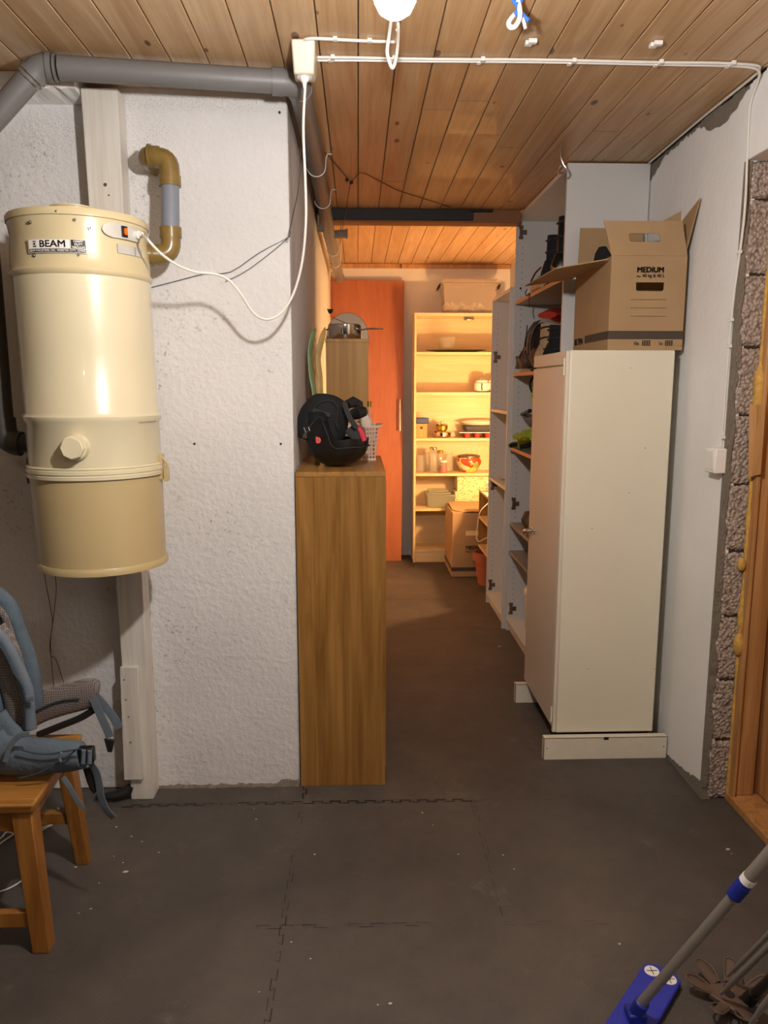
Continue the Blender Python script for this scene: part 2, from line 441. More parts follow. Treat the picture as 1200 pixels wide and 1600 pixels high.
for a, b, br, w_ in [((-.80, 2.43), (-.19, 2.432), .25, .0032), ((-.19, 2.432), (.39, 2.428), .05, .004), ((.39, 2.428), (1.2, 2.425), .6, .001),
                 ((-.195, 2.43), (-.205, 1.82), .35, .0015), ((-.205, 1.82), (-.215, 1.2), .3, .0015), ((.385, 2.42), (.385, 1.81), .35, .001),
                 ((-.3, 1.822), (.2, 1.82), .4, .0014), ((.2, 1.82), (1.1, 1.80), .8, .0008), ((.10, 4.95), (.38, 4.945), .1, .0022), ((.385, 4.95), (.385, 4.33), .5, .0016),
                 ((.385, 4.32), (.86, 4.31), .15, .0022), ((-.195, 2.55), (-.19, 2.44), .1, .003)]:
    s_ = seam(a, b, broken=br, wdt=w_, seed=len(mb.v)); mb.add(s_.v, s_.f)
sm = mb.build('mat_seam', 'rubber_black', fl, flat=True)

ceil_front_end = 4.15
def planks(y0, y1, z, x0, x1, name, over=.012):
    mb = MB(); k = math.floor((x0 + .099) / .105); x = -.099 + k * .105
    while x < x1:
        a = max(x, x0) + .0014; b = min(x + .105, x1) - .0014
        if b > a:
            c = .0022
            mb.add([(a, y0, z + c), (a + c, y0, z), (b - c, y0, z), (b, y0, z + c), (b, y0, z + over), (a, y0, z + over),
                    (a, y1, z + c), (a + c, y1, z), (b - c, y1, z), (b, y1, z + c), (b, y1, z + over), (a, y1, z + over)],
                   [[0, 1, 7, 6], [1, 2, 8, 7], [2, 3, 9, 8], [3, 4, 10, 9], [5, 0, 6, 11], [0, 5, 4, 3, 2, 1], [6, 7, 8, 9, 10, 11]])
        x += .105
    o = mb.build(name, 'pine_ceiling', None, flat=True, origin=(0, 0, 0)); return struct(o)
ce = planks(YB, ceil_front_end, 2.30, XL, 1.24, 'ceiling')
cb = planks(4.25, 6.40, 2.36, -.25, 1.24, 'ceiling')
MB().box((XL, YB, 2.31), (1.4, ceil_front_end, 2.34)).box((-.3, 4.2, 2.372), (1.3, 6.45, 2.39)).build('ceiling_backing', 'duct_black', ce)
# butt joints across single boards
mb = MB()
for k, y in [(1, 1.98), (3, 2.7), (6, 3.1), (4, 2.62), (9, 2.9), (2, 3.6), (12, 2.5), (-3, 1.9), (5, 2.95)]:
    x = -.099 + k * .105; mb.box((x + .004, y, 2.2992), (x + .101, y + .0012, 2.301))
mb.build('board_joint', 'iron_wood', ce)
bm_ = struct(box('trim_1', (-.21, 4.15, 2.238), (.850, 4.25, 2.372), 'iron_wood', bevel=.003))
MB().box((-.14, 4.128, 2.245), (.60, 4.149, 2.299)).box((.58, 4.12, 2.288), (.70, 4.149, 2.2985)).build('black_angle_iron', 'duct_black', bm_, .002)
trim = struct(box('trim_2', (-.21, 6.30, 2.325), (1.22, 6.33, 2.358), 'pine_door', bevel=.003))

# chimney wall / left wall
def subwall(a, b, nx, nz, mat, name, amp=.003, seed=2):
    """a wall slab facing -Y from a=(x0,y,z0) to b=(x1,y1,z1) with an uneven hand-plastered face"""
    rnd = random.Random(seed); mb = MB(); x0, y0, z0 = a; x1, y1, z1 = b; V = []
    for j in range(nz + 1):
        for i in range(nx + 1):
            e = 0 if i in (0, nx) or j in (0, nz) else 1
            V.append((x0 + (x1 - x0) * i / nx, y0 + e * rnd.uniform(-amp, amp), z0 + (z1 - z0) * j / nz))
    Fc = [[j * (nx + 1) + i, j * (nx + 1) + i + 1, (j + 1) * (nx + 1) + i + 1, (j + 1) * (nx + 1) + i] for j in range(nz) for i in range(nx)]
    mb.add(V, Fc)
    mb.box((x0, y0 + amp * 1.2, z0), (x1, y1, z1))
    return struct(mb.build(name, mat))
wl = struct(MB().box((XL, 2.55, 0), (-.213, 6.45, 2.372)).build('wall_left', 'plaster', None, .006))
ft = MB(); rf_ = random.Random(9); pv_ = None
for j in range(41):
    x = -.72 + .504 * j / 40; c_ = [(x, 2.541 + rf_.uniform(-.004, .003), 0), (x, 2.552, 0), (x, 2.552, rf_.uniform(.006, .016) + .012 * (j > 34)), (x, 2.546, rf_.uniform(.004, .012) + .01 * (j > 34))]
    if pv_: ft.hexa(pv_, c_)
    pv_ = c_
ft.build('plaster_foot', 'mortar', wl)
# raised mortar band high on the wall, left of the post
band = MB(); rnd = random.Random(4)
xs = [-2.2 + i * .02 for i in range(70)]
top = [(x, 2.43, 2.299) for x in xs]; bot = [(x, 2.43 + rnd.uniform(0, .006), 2.258 + rnd.uniform(-.005, .005)) for x in xs]
for i in range(len(xs) - 1):
    band.hexa([bot[i], bot[i + 1], (xs[i + 1], 2.552, 2.25), (xs[i], 2.552, 2.25)], [top[i], top[i + 1], (xs[i + 1], 2.552, 2.299), (xs[i], 2.552, 2.299)])
band.build('mortar_band', 'plaster_smooth', wl)
MB().lathe([(.004, 0), (.004, .003)], (-.538, 2.5505, 1.214), 10, axis=(0, -1, 0)).lathe([(.004, 0), (.004, .003)], (-.255, 2.5505, 1.213), 10, axis=(0, -1, 0)).lathe([(.004, 0), (.004, .004)], (-.237, 2.5505, 2.235), 10, axis=(0, -1, 0)).build('drill_hole', 'rubber_black', wl)
# back wall
wb = struct(box('wall_back', (-.25, 6.33, 0), (1.35, 6.45, 2.40), 'plaster_back'))
struct(box('baseboard_back', (-.21, 6.312, 0), (1.22, 6.33, .055), 'white_wood', bevel=.002))
# right wall with a broken-open end beside the door
mb = MB()
pts = [(x, y) for y, x in WALLX]
for (x0, y0), (x1, y1) in zip(pts, pts[1:]):
    mb.hexa([(x0, y0, 0), (x1, y1, 0), (1.36, y1, 0), (1.36, y0, 0)][::-1], [(x0, y0, 2.38), (x1, y1, 2.38), (1.36, y1, 2.38), (1.36, y0, 2.38)][::-1])
mb2 = MB().hexa([(1.172, 2.41, 0), (1.222, 6.33, 0), (1.36, 6.33, 0), (1.262, 2.415, 0)], [(1.172, 2.41, 2.38), (1.222, 6.33, 2.38), (1.36, 6.33, 2.38), (1.262, 2.415, 2.38)])
mb = MB(); base = [(x, y, 0) for y, x in WALLX] + [(1.36, 6.33, 0), (1.36, 2.44, 0), (1.256, 2.415, 0)]
mb.prism(base, (0, 0, 2.38))
wr = struct(mb.build('wall_right', 'plaster_smooth'))
box('wall_above_door', (1.172, YB, 2.07), (1.36, 2.409, 2.299), 'plaster_smooth', wr, .003)
# torn plaster edge and clinker blocks on the wall end
rnd = random.Random(11)
bl = MB()
zc = [0, .215, .43, .65, .87, 1.09, 1.31, 1.52, 1.74, 1.96, 2.07]
for a, b in zip(zc, zc[1:]):
    n_ = 22; nx = 9; V = []; xl = [1.19 + rnd.uniform(-.006, .006) for _ in range(n_ + 1)]
    for j in range(n_ + 1):
        z = a + .0025 + (b - a - .005) * j / n_
        for i in range(nx + 1):
            e = 0.008 if j in (0, n_) or i == 0 else 0
            V.append((xl[j] + (1.258 - xl[j]) * i / nx, 2.405 + e + rnd.uniform(-.0035, .0035), z))
    bl.add(V, [[j * (nx + 1) + i, j * (nx + 1) + i + 1, (j + 1) * (nx + 1) + i + 1, (j + 1) * (nx + 1) + i] for j in range(n_) for i in range(nx)])
bo = bl.build('clinker_block', 'clinker_block', wr)
box('joint_shadow', (1.185, 2.412, 0), (1.256, 2.4165, 2.07), 'joint_shade', wr)  # dark sheet behind the blocks paints the shade in their joints
ed = MB(); prev = None
for j in range(71):
    z = .002 + 2.066 * j / 70; x = 1.189 + .005 * math.sin(j * .9) * rnd.uniform(.2, 1) + rnd.uniform(-.004, .004); y = 2.404 + rnd.uniform(-.003, .003)
    cur = [(1.170, y, z), (x, y, z), (x, 2.42, z), (1.170, 2.42, z)]
    if prev: ed.hexa(prev, cur)
    prev = cur
ed.build('mortar_edge', 'mortar', wr)
# grey mortar showing where the wall meets ceiling and floor
mm = MB(); prev = None
for j in range(60):
    y = 2.42 + .86 * j / 59; zt = 2.298; zb = 2.285 - .05 * max(0, math.sin(j * .13)) - rnd.uniform(0, .012); X = wx(y) - .0015
    cur = [(X, y, zb), (X, y, zt)]
    if prev: mm.add([prev[0], prev[1], cur[1], cur[0]], [[0, 1, 2, 3]])
    prev = cur
prev = None
for j in range(30):
    y = 2.41 + .3 * j / 29; X = wx(y) - .0015; zt = .05 * (1 - j / 29) ** 1.5 + .012 + rnd.uniform(0, .008); cur = [(X, y, 0), (X, y, zt)]
    if prev: mm.add([prev[0], prev[1], cur[1], cur[0]], [[0, 1, 2, 3]])
    prev = cur
mm.build('bare_mortar', 'mortar', wr)
gp = MB()
for j in range(24):
    y = 2.33 + .94 * j / 24; y2 = y + .94 / 24; h_ = rnd.uniform(.006, .013)
    gp.hexa([(wx(y) - .003, y, 2.2995 - h_), (wx(y) + .01, y, 2.2995 - h_), (wx(y2) + .01, y2, 2.2995 - h_), (wx(y2) - .003, y2, 2.2995 - h_)], [(wx(y) - .003, y, 2.2998), (wx(y) + .01, y, 2.2998), (wx(y2) + .01, y2, 2.2998), (wx(y2) - .003, y2, 2.2998)])
gp.build('ceiling_gap', 'duct_black', wr)
# room behind and beside the camera
struct(box('wall_near', (XL - .1, YB - .1, 0), (1.7, YB, 2.38), 'plaster_room'))
struct(box('wall_side', (XL - .1, YB, 0), (XL, 2.6, 2.38), 'plaster_room'))
wf = struct(box('wall_front', (1.172, YB, 0), (1.36, 1.38, 2.07), 'plaster_smooth'))
# door in the right wall: threshold, jamb, panel
dr = struct(bpy.data.objects.new('door_1', None)); C.objects.link(dr); dr.location = (1.3, 1.9, 0)
box('threshold', (1.252, 1.40, 0), (1.46, 2.412, .03), 'pine_door', dr, .004)
box('jamb', (1.270, 2.375, .03), (1.335, 2.414, 2.06), 'pine_door', dr, .003)
box('casing_edge', (1.257, 2.365, 0), (1.269, 2.414, 2.06), 'pine_door', dr, .002)
box('jamb', (1.27, 1.385, .03), (1.40, 1.44, 2.06), 'pine_door', dr, .003)
box('gap_backing', (1.336, 2.386, .03), (1.395, 2.414, 2.06), 'iron_wood', dr, .002)  # dark block added to close off the gap between jamb and panel
box('lintel', (1.26, 1.385, 2.03), (1.40, 2.37, 2.068), 'pine_door', dr, .003)
box('door_panel', (1.350, 1.45, .035), (1.39, 2.385, 2.03), 'pine_door', dr, .004)
# foam bulging along the frame
fm = MB(); prev = None; P = []
for j in range(60):
    z = .01 + 2.0 * j / 59; r = .004 + .005 * abs(math.sin(j * .55)) * rnd.uniform(.5, 1.3)
    if .95 < z < 1.02 or .6 < z < .68: r += .006
    if 1.33 < z < 1.45: r += .014
    P.append(((1.259, 2.402 - r * .3, z), r))
fm.tube([p for p, r in P], [r for p, r in P], 10)
fm.ball((1.243, 2.395, .83), .014, sz=1.6); fm.ball((1.252, 2.39, .56), .018, sz=2.2)
fm.build('sealing_foam', 'foam_yellow', dr)
tag(MB().hexa([(1.232, 2.375, 1.115), (1.256, 2.345, 1.13), (1.262, 2.352, 1.13), (1.238, 2.382, 1.115)],
              [(1.218, 2.375, 1.345), (1.253, 2.342, 1.345), (1.259, 2.349, 1.345), (1.224, 2.382, 1.345)]).build('wood_offcut', 'pine_door', None, .001),
    'short brown board offcut fixed over the rough blocks beside the door frame', 'board')

# ================================================================== LAMPS
lp = thing('ceiling_lamp', 'lit white bulb hanging at the top edge of the photo with a looped white cable', 'lamp', (.06, 1.15, 2.29))
bb_ = PY(617, 29, 1.15)
MB().lathe([(.0005, 0), (.012, .002), (.022, .009), (.0285, .022), (.030, .034), (.027, .048), (.019, .064), (.0165, .075)], bb_, 28).build('bulb', 'bulb_main', lp)
MB().lathe([(.0175, .070), (.019, .075), (.021, .11), (.016, .135), (.006, .145)], bb_, 28).build('lamp_holder', 'white_plastic', lp)
ht = bb_ + Vector((0, 0, .14))
MB().tube([ht, ht + Vector((0, 0, .03)), (.06, 1.16, 2.16), (.068, 1.30, 2.27), (.072, 1.6, 2.285), (.080, 1.85, 2.23), PY(608, 55, 1.95), PY(605, 78, 1.96), PY(607, 92, 1.965), PY(613, 106, 1.97), PY(618, 95, 1.99), PY(621, 75, 2.02), PY(622.5, 50, 2.08), PZ(622, 36, 2.297)], .0042, 10, smooth=6).build('lamp_cable', 'cable_white', lp)
MB().tube([(.068, 1.30, 2.299), (.068, 1.30, 2.272), (.076, 1.31, 2.268)], .003, 8).build('ceiling_hook', 'chrome', lp)
lp2 = thing('ceiling_lamp', 'added fill bulb, unseen on the ceiling behind the camera', 'lamp', (-.3, -.7, 2.29))  # fill bulb added out of view to soften the shadows
MB().ball((-.3, -.7, 2.18), .05).build('bulb', 'bulb_fill', lp2)
MB().lathe([(.02, 0), (.03, .02), (.045, .06), (.045, .075)], (-.3, -.7, 2.225)).build('lamp_holder', 'white_plastic', lp2)

# ================================================================== POST AND PIPES
post = thing('wooden_post', 'white painted wooden post between the floor and the pine ceiling, behind the vacuum', 'post', (-.75, 2.51, 0))
MB().hexa([(-.785, 2.47, 0), (-.709, 2.47, 0), (-.709, 2.548, 0), (-.785, 2.548, 0)], [(-.815, 2.47, 2.272), (-.707, 2.47, 2.272), (-.707, 2.548, 2.272), (-.815, 2.548, 2.272)]).build('beam', 'white_wood', post, .003)
MB().hexa([(-.800, 2.452, .082), (-.737, 2.452, .082), (-.737, 2.469, .082), (-.800, 2.469, .082)], [(-.792, 2.452, .483), (-.733, 2.452, .483), (-.733, 2.469, .483), (-.792, 2.469, .483)]).build('nailed_board', 'white_wood', post, .002)
for x, z in [(-.757, 2.00), (-.78, .44), (-.777, .37), (-.772, .31), (-.77, .22), (-.748, 1.97)]:
    yy = 2.452 if z < .6 else 2.47
    MB().lathe([(.0055 if z > 1.99 else .0028, 0), (.005 if z > 1.99 else .0025, .002)], (x, yy, z), 12, axis=(0, -1, 0)).build('screw', 'steel_dull', post)

def elbow(c, d1, d2, R, r, n=8):
    """pipe bend through corner c from direction d1 (towards) to d2 (away)"""
    d1 = Vector(d1).normalized(); d2 = Vector(d2).normalized(); c = Vector(c); p0 = c - d1 * R; p2 = c + d2 * R
    return [(p0 * (1 - t) ** 2 + c * 2 * t * (1 - t) + p2 * t * t) for t in [i / n for i in range(n + 1)]]
PR = .032
wp = thing('waste_pipe', 'grey plastic waste pipe running under the ceiling and down the left edge', 'pipe', (-.5, 2.33, 2.2))
Lc = Vector((-.862, 2.295, 2.262)); Rc = Vector((-.165, 2.375, 2.258))
dlt = (Rc - Lc).normalized(); dg = Vector((-.70, .0, -.70)).normalized()
MB().tube([Lc + dlt * .05, Rc - dlt * .055], PR, 28).build('pipe_run', 'pvc_grey', wp)
e1 = elbow(Lc, -dlt, dg, .022, PR)
MB().tube([Lc + dlt * .034] + e1 + [Lc + dg * .034], PR + .002, 28).build('pipe_elbow', 'pvc_grey', wp)
MB().tube([Lc + dlt * .020, Lc + dlt * .034], PR + .006, 28).tube([Lc + dlt * .038, Lc + dlt * .044], PR + .0045, 28).tube([Lc + dg * .020, Lc + dg * .034], PR + .006, 28).tube([Lc + dg * .038, Lc + dg * .046], PR + .0045, 28).build('pipe_collar', 'pvc_grey', wp)
Vc = Lc + dg * .262; Vc.z = Lc.z - .185; Vc.x = Lc.x - .185
MB().tube([Lc + dg * .05, Vc - dg * .04], PR, 28).build('pipe_run', 'pvc_grey', wp)
MB().tube(elbow(Vc, dg, (0, 0, -1), .045, PR), PR + .002, 28).tube([Vc + Vector((0, 0, -.03)), Vc + Vector((0, 0, -.055))], PR + .005, 28).build('pipe_elbow', 'pvc_grey', wp)
Bc = Vector((Vc.x, 2.31, 1.235))
MB().tube([Vc + Vector((0, 0, -.05)), (Vc.x, 2.305, 1.80)], PR, 28).build('pipe_run', 'pvc_grey', wp)
MB().tube([(Vc.x, 2.305, 1.80), Bc + Vector((0, 0, .06))], PR, 28).build('pipe_run', 'pvc_shaded', wp)  # lower grey pipe coloured darker, for the shadow of the vacuum
MB().tube(elbow(Bc + Vector((0.002, 0, .0)), (0, 0, -1), (1, 0, -.05), .05, PR), PR + .004, 28).tube([Bc + Vector((0, 0, .05)), Bc + Vector((0, 0, .075))], PR + .006, 28).tube([Bc + Vector((.04, 0, 0)), Bc + Vector((.10, 0.0, 0))], PR - .004, 28).build('pipe_elbow', 'pvc_shaded', wp)
cor = [Vector((-.165, 2.44, 2.255)), Vector((-.160, 2.83, 2.25)), Vector((-.158, 3.46, 2.25)), Vector((-.155, 4.05, 2.25))]
MB().tube(elbow(Rc, dlt, (0.0, 1, 0), .05, PR), PR + .003, 28).tube([Rc - dlt * .075, Rc - dlt * .04], PR + .005, 28).tube([Rc + Vector((0, .04, 0)), Rc + Vector((0, .07, 0))], PR + .005, 28).build('pipe_elbow', 'pvc_grey', wp)
MB().tube(cor + [Vector((-.15, 4.32, 2.205)), Vector((-.145, 4.5, 2.2)), Vector((-.13, 6.0, 2.2))], PR, 28).build('pipe_run', 'pvc_grey', wp)
for (y, z) in [(3.20, 2.25), (3.75, 2.25), (4.75, 2.2), (5.2, 2.2)]:
    x = -.158 if y < 4 else -.143; top_ = 2.30 if y < 4.1 else 2.36
    pts = [(x + math.cos(t) * (PR + .004), y, z + math.sin(t) * (PR + .004)) for t in [PI + i * PI / 10 for i in range(11)]]
    pts = pts + [(x + PR + .006, y, z + .03), (x + PR + .012, y, top_ - .002), (x + PR + .03, y, top_ - .002)]
    MB().tube(pts, .0022, 8).build('pipe_hanger', 'cable_white', wp)
MB().box((-.198, 4.02, 2.19), (-.186, 4.05, 2.299)).box((-.20, 4.03, 2.17), (-.165, 4.07, 2.20)).build('pipe_bracket', 'mortar', wp, .003)
MB().tube([(-.15, 4.32, 2.205), (-.06, 4.32, 2.21)], .022, 16).tube([(-.062, 4.32, 2.21), (-.05, 4.32, 2.21)], .026, 16).build('pipe_branch', 'mortar', wp)
jb = tag(MB().box((-.19, 6.02, 2.235), (-.11, 6.10, 2.29)).build('junction_box', 'cream_ceramic', None, .006), 'cream junction box at the far end of the corridor pipe', 'box')
box('bracket', (-.16, 6.03, 2.20), (-.10, 6.05, 2.235), 'mount_steel', jb)

ex = thing('exhaust_pipe', 'blue-grey exhaust pipe between two brown elbows, from the vacuum into the wall', 'pipe', (-.56, 2.43, 1.78))
ER = .0265
tp = Vector((-.553, 2.425, 2.065)); bt = Vector((-.553, 2.40, 1.785))
MB().tube([(-.553, 2.423, 1.99), (-.553, 2.403, 1.85)], ER, 24).build('pipe_run', 'pvc_blue_grey', ex)
MB().tube([(-.62, 2.60, 2.075), (-.625, 2.50, 2.075)] + elbow((-.62, 2.425, 2.07), (0, -1, 0), (1, 0, 0), .03, ER, 5) + elbow(tp, (1, 0, 0), (0, 0, -1), .032, ER, 6) + [(-.553, 2.423, 2.0)], ER + .003, 24).build('elbow', 'fitting_brown', ex)
MB().tube([(-.553, 2.423, 2.015), (-.553, 2.423, 1.985)], ER + .006, 24).tube([(-.613, 2.425, 2.071), (-.605, 2.425, 2.071)], ER + .006, 24).build('elbow_rim', 'fitting_brown', ex)
MB().tube([(-.553, 2.403, 1.86)] + elbow(bt, (0, 0, -1), (-1, -.25, 0), .04, ER, 7) + [(-.65, 2.37, 1.785)], ER + .003, 24).build('elbow', 'fitting_brown', ex)
MB().tube([(-.553, 2.403, 1.865), (-.553, 2.403, 1.835)], ER + .006, 24).tube([(-.602, 2.388, 1.785), (-.61, 2.386, 1.785)], ER + .006, 24).build('elbow_rim', 'fitting_brown', ex)

# ================================================================== CENTRAL VACUUM
CX, CY, CR = -.770, 2.275, .183
va = thing('central_vacuum', 'large cream cylindrical central vacuum hanging on the white post', 'vacuum', (CX, CY, .877))
def tilt(mb):
    for i, v in enumerate(mb.v):
        mb.v[i] = Vector((v.x - .016 * (v.z - 1.4), v.y, v.z))
    return mb
Z = lambda z: z
tilt(MB().lathe([(CR - .004, .895), (CR - .002, 1.0), (CR + .001, 1.152)], (CX, CY, 0), 64)).build('dust_bucket', 'tan_enamel', va)
tilt(MB().lathe([(CR - .012, .877), (CR + .002, .879), (CR + .003, .89), (CR - .001, .899)], (CX, CY, 0), 64)).build('bottom_rim', 'tan_enamel', va)
tilt(MB().lathe([(CR + .002, 1.146), (CR + .008, 1.148), (CR + .009, 1.157), (CR + .0055, 1.159), (CR + .0055, 1.161), (CR + .009, 1.163), (CR + .009, 1.172), (CR + .0055, 1.174), (CR + .008, 1.178), (CR + .002, 1.182)], (CX, CY, 0), 64, cap=(0, 0))).build('clamp_ring', 'cream_enamel', va)
tilt(MB().lathe([(CR, 1.172), (CR, 1.298), (CR + .006, 1.306), (CR + .007, 1.318), (CR, 1.328), (CR - .001, 1.5), (CR, 1.695)], (CX, CY, 0), 64)).build('body', 'cream_enamel', va)
tilt(MB().lathe([(CR, 1.690), (CR + .006, 1.697), (CR + .0065, 1.704), (CR + .001, 1.712), (CR + .0015, 1.735), (CR + .001, 1.738), (CR + .001, 1.748), (CR - .004, 1.80), (CR + .001, 1.835)], (CX, CY, 0), 64)).build('motor_head', 'cream_head', va)
tilt(MB().lathe([(CR + .001, 1.835), (CR + .0045, 1.837), (CR + .0045, 1.85), (CR + .001, 1.856), (CR - .03, 1.862), (.062, 1.868)], (CX, CY, 0), 64)).build('lid', 'cream_head', va)
tilt(MB().lathe([(.058, 1.866), (.060, 1.880), (.063, 1.8815), (.063, 1.8845), (.0, 1.887)], (CX - .005, CY - .02, 0), 40)).build('lid_cap', 'cream_head', va)
def cyl(ang, z, r=0.0): return Vector((CX + (CR + .003 + r) * math.cos(ang) - .016 * (z - 1.4), CY + (CR + .003 + r) * math.sin(ang), z))
def pc(x, y, r=.003):
    d = ray(x, y); ox, oy = -CX, -CY; R = CR + r
    A = d.x ** 2 + d.y ** 2; B = 2 * (d.x * ox + d.y * oy); Cc = ox * ox + oy * oy - R * R
    t = (-B - math.sqrt(max(0, B * B - 4 * A * Cc))) / (2 * A); p = Vector((0, 0, H)) + d * t
    return math.atan2(p.y - CY, p.x - CX), p.z
def curved(a0, a1, z0, z1, r0, r1, mat, name, n=14, parent=va, rnd_=False):
    mb = MB(); V = []
    for i in range(n + 1):
        a = a0 + (a1 - a0) * i / n; lo, hi = z0, z1
        if rnd_:
            q = 1 - i / n * 2; k = math.sqrt(max(0.01, 1 - (max(0, q - .45) / .55) ** 2)); mid = (z0 + z1) / 2; lo = mid - (mid - z0) * k; hi = mid + (z1 - mid) * k
        V += [cyl(a, lo, r0), cyl(a, hi, r0), cyl(a, hi, r1), cyl(a, lo, r1)]
    Fc = [[0, 1, 2, 3], [4 * n, 4 * n + 1, 4 * n + 2, 4 * n + 3]]
    for i in range(n):
        for k in range(4): Fc.append([4 * i + k, 4 * i + (k + 1) % 4, 4 * i + 4 + (k + 1) % 4, 4 * i + 4 + k])
    mb.add(V, Fc); return mb.build(name, mat, parent)
A0, zt = pc(48, 372); A1, zb = pc(140, 397)
zt = pc(95, 373)[1]; zb = pc(95, 395)[1]
npl = curved(A0, A1, zb, zt, -.001, .003, 'silver_label', 'name_plate', n=20)
AW = A1 - A0; ZH = zt - zb
curved(A0 + AW * .02, A0 + AW * .73, zb + ZH * .33, zt - ZH * .06, .003, .0034, 'white_plastic', 'plate_field', parent=npl)
curved(A0 + AW * .75, A1 - AW * .02, zb + ZH * .33, zt - ZH * .06, .003, .0034, 'black_plastic', 'plate_field', parent=npl)
curved(A0 + AW * .02, A1 - AW * .02, zb + ZH * .05, zb + ZH * .28, .003, .0034, 'black_plastic', 'plate_field', parent=npl)
def cmap(ac, zc_, r=.0037):
    return lambda x, y: cyl(ac + x / (CR + .003), zc_ + y, r)
text('lettering', 'BEAM', .0235, 'black_plastic', npl, cmap(A0 + AW * .445, zb + ZH * .62), bold=.0006, sx=1.16)
curved(A0 + AW * .105, A0 + AW * .165, zb + ZH * .42, zt - ZH * .14, .0035, .0039, 'black_plastic', 'emblem', parent=npl)
text('emblem', 'O', .014, 'white_plastic', npl, cmap(A0 + AW * .135, zb + ZH * .63, .0042), bold=.0003)
text('lettering', 'HEAVY\nDUTY\nVACUUM', .0072, 'white_plastic', npl, cmap(A0 + AW * .865, zb + ZH * .62), bold=.0003)
text('lettering', 'BEAM INDUSTRIES, INC. WEBSTER CITY, IOWA', .0068, 'white_plastic', npl, cmap(A0 + AW * .5, zb + ZH * .165), bold=.0002)
a0, z0 = pc(163, 350); a1, z1 = pc(221, 374); zc_ = pc(190, 361)[1]
cp = curved(a0, a1, zc_ - .019, zc_ + .019, -.001, .0015, 'silver_label', 'control_plate', n=36, rnd_=True)
a2, zz = pc(197, 363)
curved(a2 - .045, a2 + .045, zc_ - .014, zc_ + .014, .0015, .006, 'black_plastic', 'switch', parent=cp)
curved(a2 - .026, a2 + .026, zc_ - .009, zc_ + .009, .006, .010, 'orange_lamp', 'switch_rocker', parent=cp, rnd_=True)
a3, _ = pc(216, 369)
MB().tube([cyl(a3, zc_ - .001, 0), cyl(a3, zc_ - .001, .012)], .011, 20).tube([cyl(a3, zc_ - .001, .010), cyl(a3, zc_ - .001, .022)], .0075, 16).build('cord_socket', 'white_plastic', cp)
b0, _ = pc(187, 388); b1, _ = pc(213, 392); b2, _ = pc(215, 392); b3, _ = pc(224, 394); zr = pc(200, 390)[1]
rp = curved(b0, b1, zr - .012, zr + .012, -.001, .0008, 'silver_label', 'rating_plate')
curved(b2, b3, zr - .012, zr + .012, -.001, .0008, 'silver_label', 'rating_plate')
rt = MB()
lines = MB()
for k in range(4):
    for (s0, s1) in ((b0 + .01, b1 - .01), (b2 + .005, b3 - .005)):
        o = len(lines.v); zz = zr + .008 - k * .0053
        lines.add([cyl(s0, zz, .001), cyl(s1, zz, .001), cyl(s1, zz + .001, .001), cyl(s0, zz + .001, .001)], [[0, 1, 2, 3]])
lines.build('print_lines', 'shelf_grey', rp, flat=True)
for (x, y) in [(51, 347), (121, 343), (145, 356), (57, 399), (126, 398), (92, 330), (229, 364)]:
    a, z = pc(x, y); MB().tube([cyl(a, z, -.002), cyl(a, z, .001)], .0042, 12).ball(cyl(a, z, .001), .003, 10).build('screw', 'steel_dull', va)
a, z = pc(232, 659); text('script_text', 'Exclusive Self-cleaning Filter', .0075, 'cable_brown', va, cmap(a, z, .0), bold=0)
# round inlet plug on the lower body
a, z = pc(118, 699)
dv = Vector((math.cos(a), math.sin(a), 0)); c = Vector((CX, CY, z)) + dv * (CR - .01)
inl = MB().lathe([(.037, 0), (.037, .016), (.034, .021), (.034, .03)], c, 36, axis=dv).build('inlet_ring', 'cream_enamel', va)
MB().lathe([(.027, .028), (.031, .036), (.031, .048), (.028, .051)], c, 8, axis=dv).build('inlet_plug', 'cream_enamel', inl)
# side latches
for (sg, nm) in ((1, 'r'), (-1, 'l')):
    X0 = CX + sg * (CR + .008)
    if sg > 0:
        m_ = MB().box((X0 - .006, CY - .016, 1.13), (X0 + .006, CY + .016, 1.205)).tube([(X0 + .004, CY - .01, 1.20), (X0 + .02, CY - .01, 1.175), (X0 + .018, CY - .01, 1.13)], .004, 8).box((X0 + .008, CY - .014, 1.125), (X0 + .02, CY + .014, 1.165))
    else:
        m_ = MB().box((X0 - .004, CY - .012, 1.12), (X0 + .006, CY + .012, 1.195)).tube([(X0, CY - .01, 1.19), (X0 - .008, CY - .01, 1.165), (X0 - .004, CY - .01, 1.12)], .003, 8)
    m_.build('latch', 'tan_enamel' if sg > 0 else 'mount_steel', va, .002)

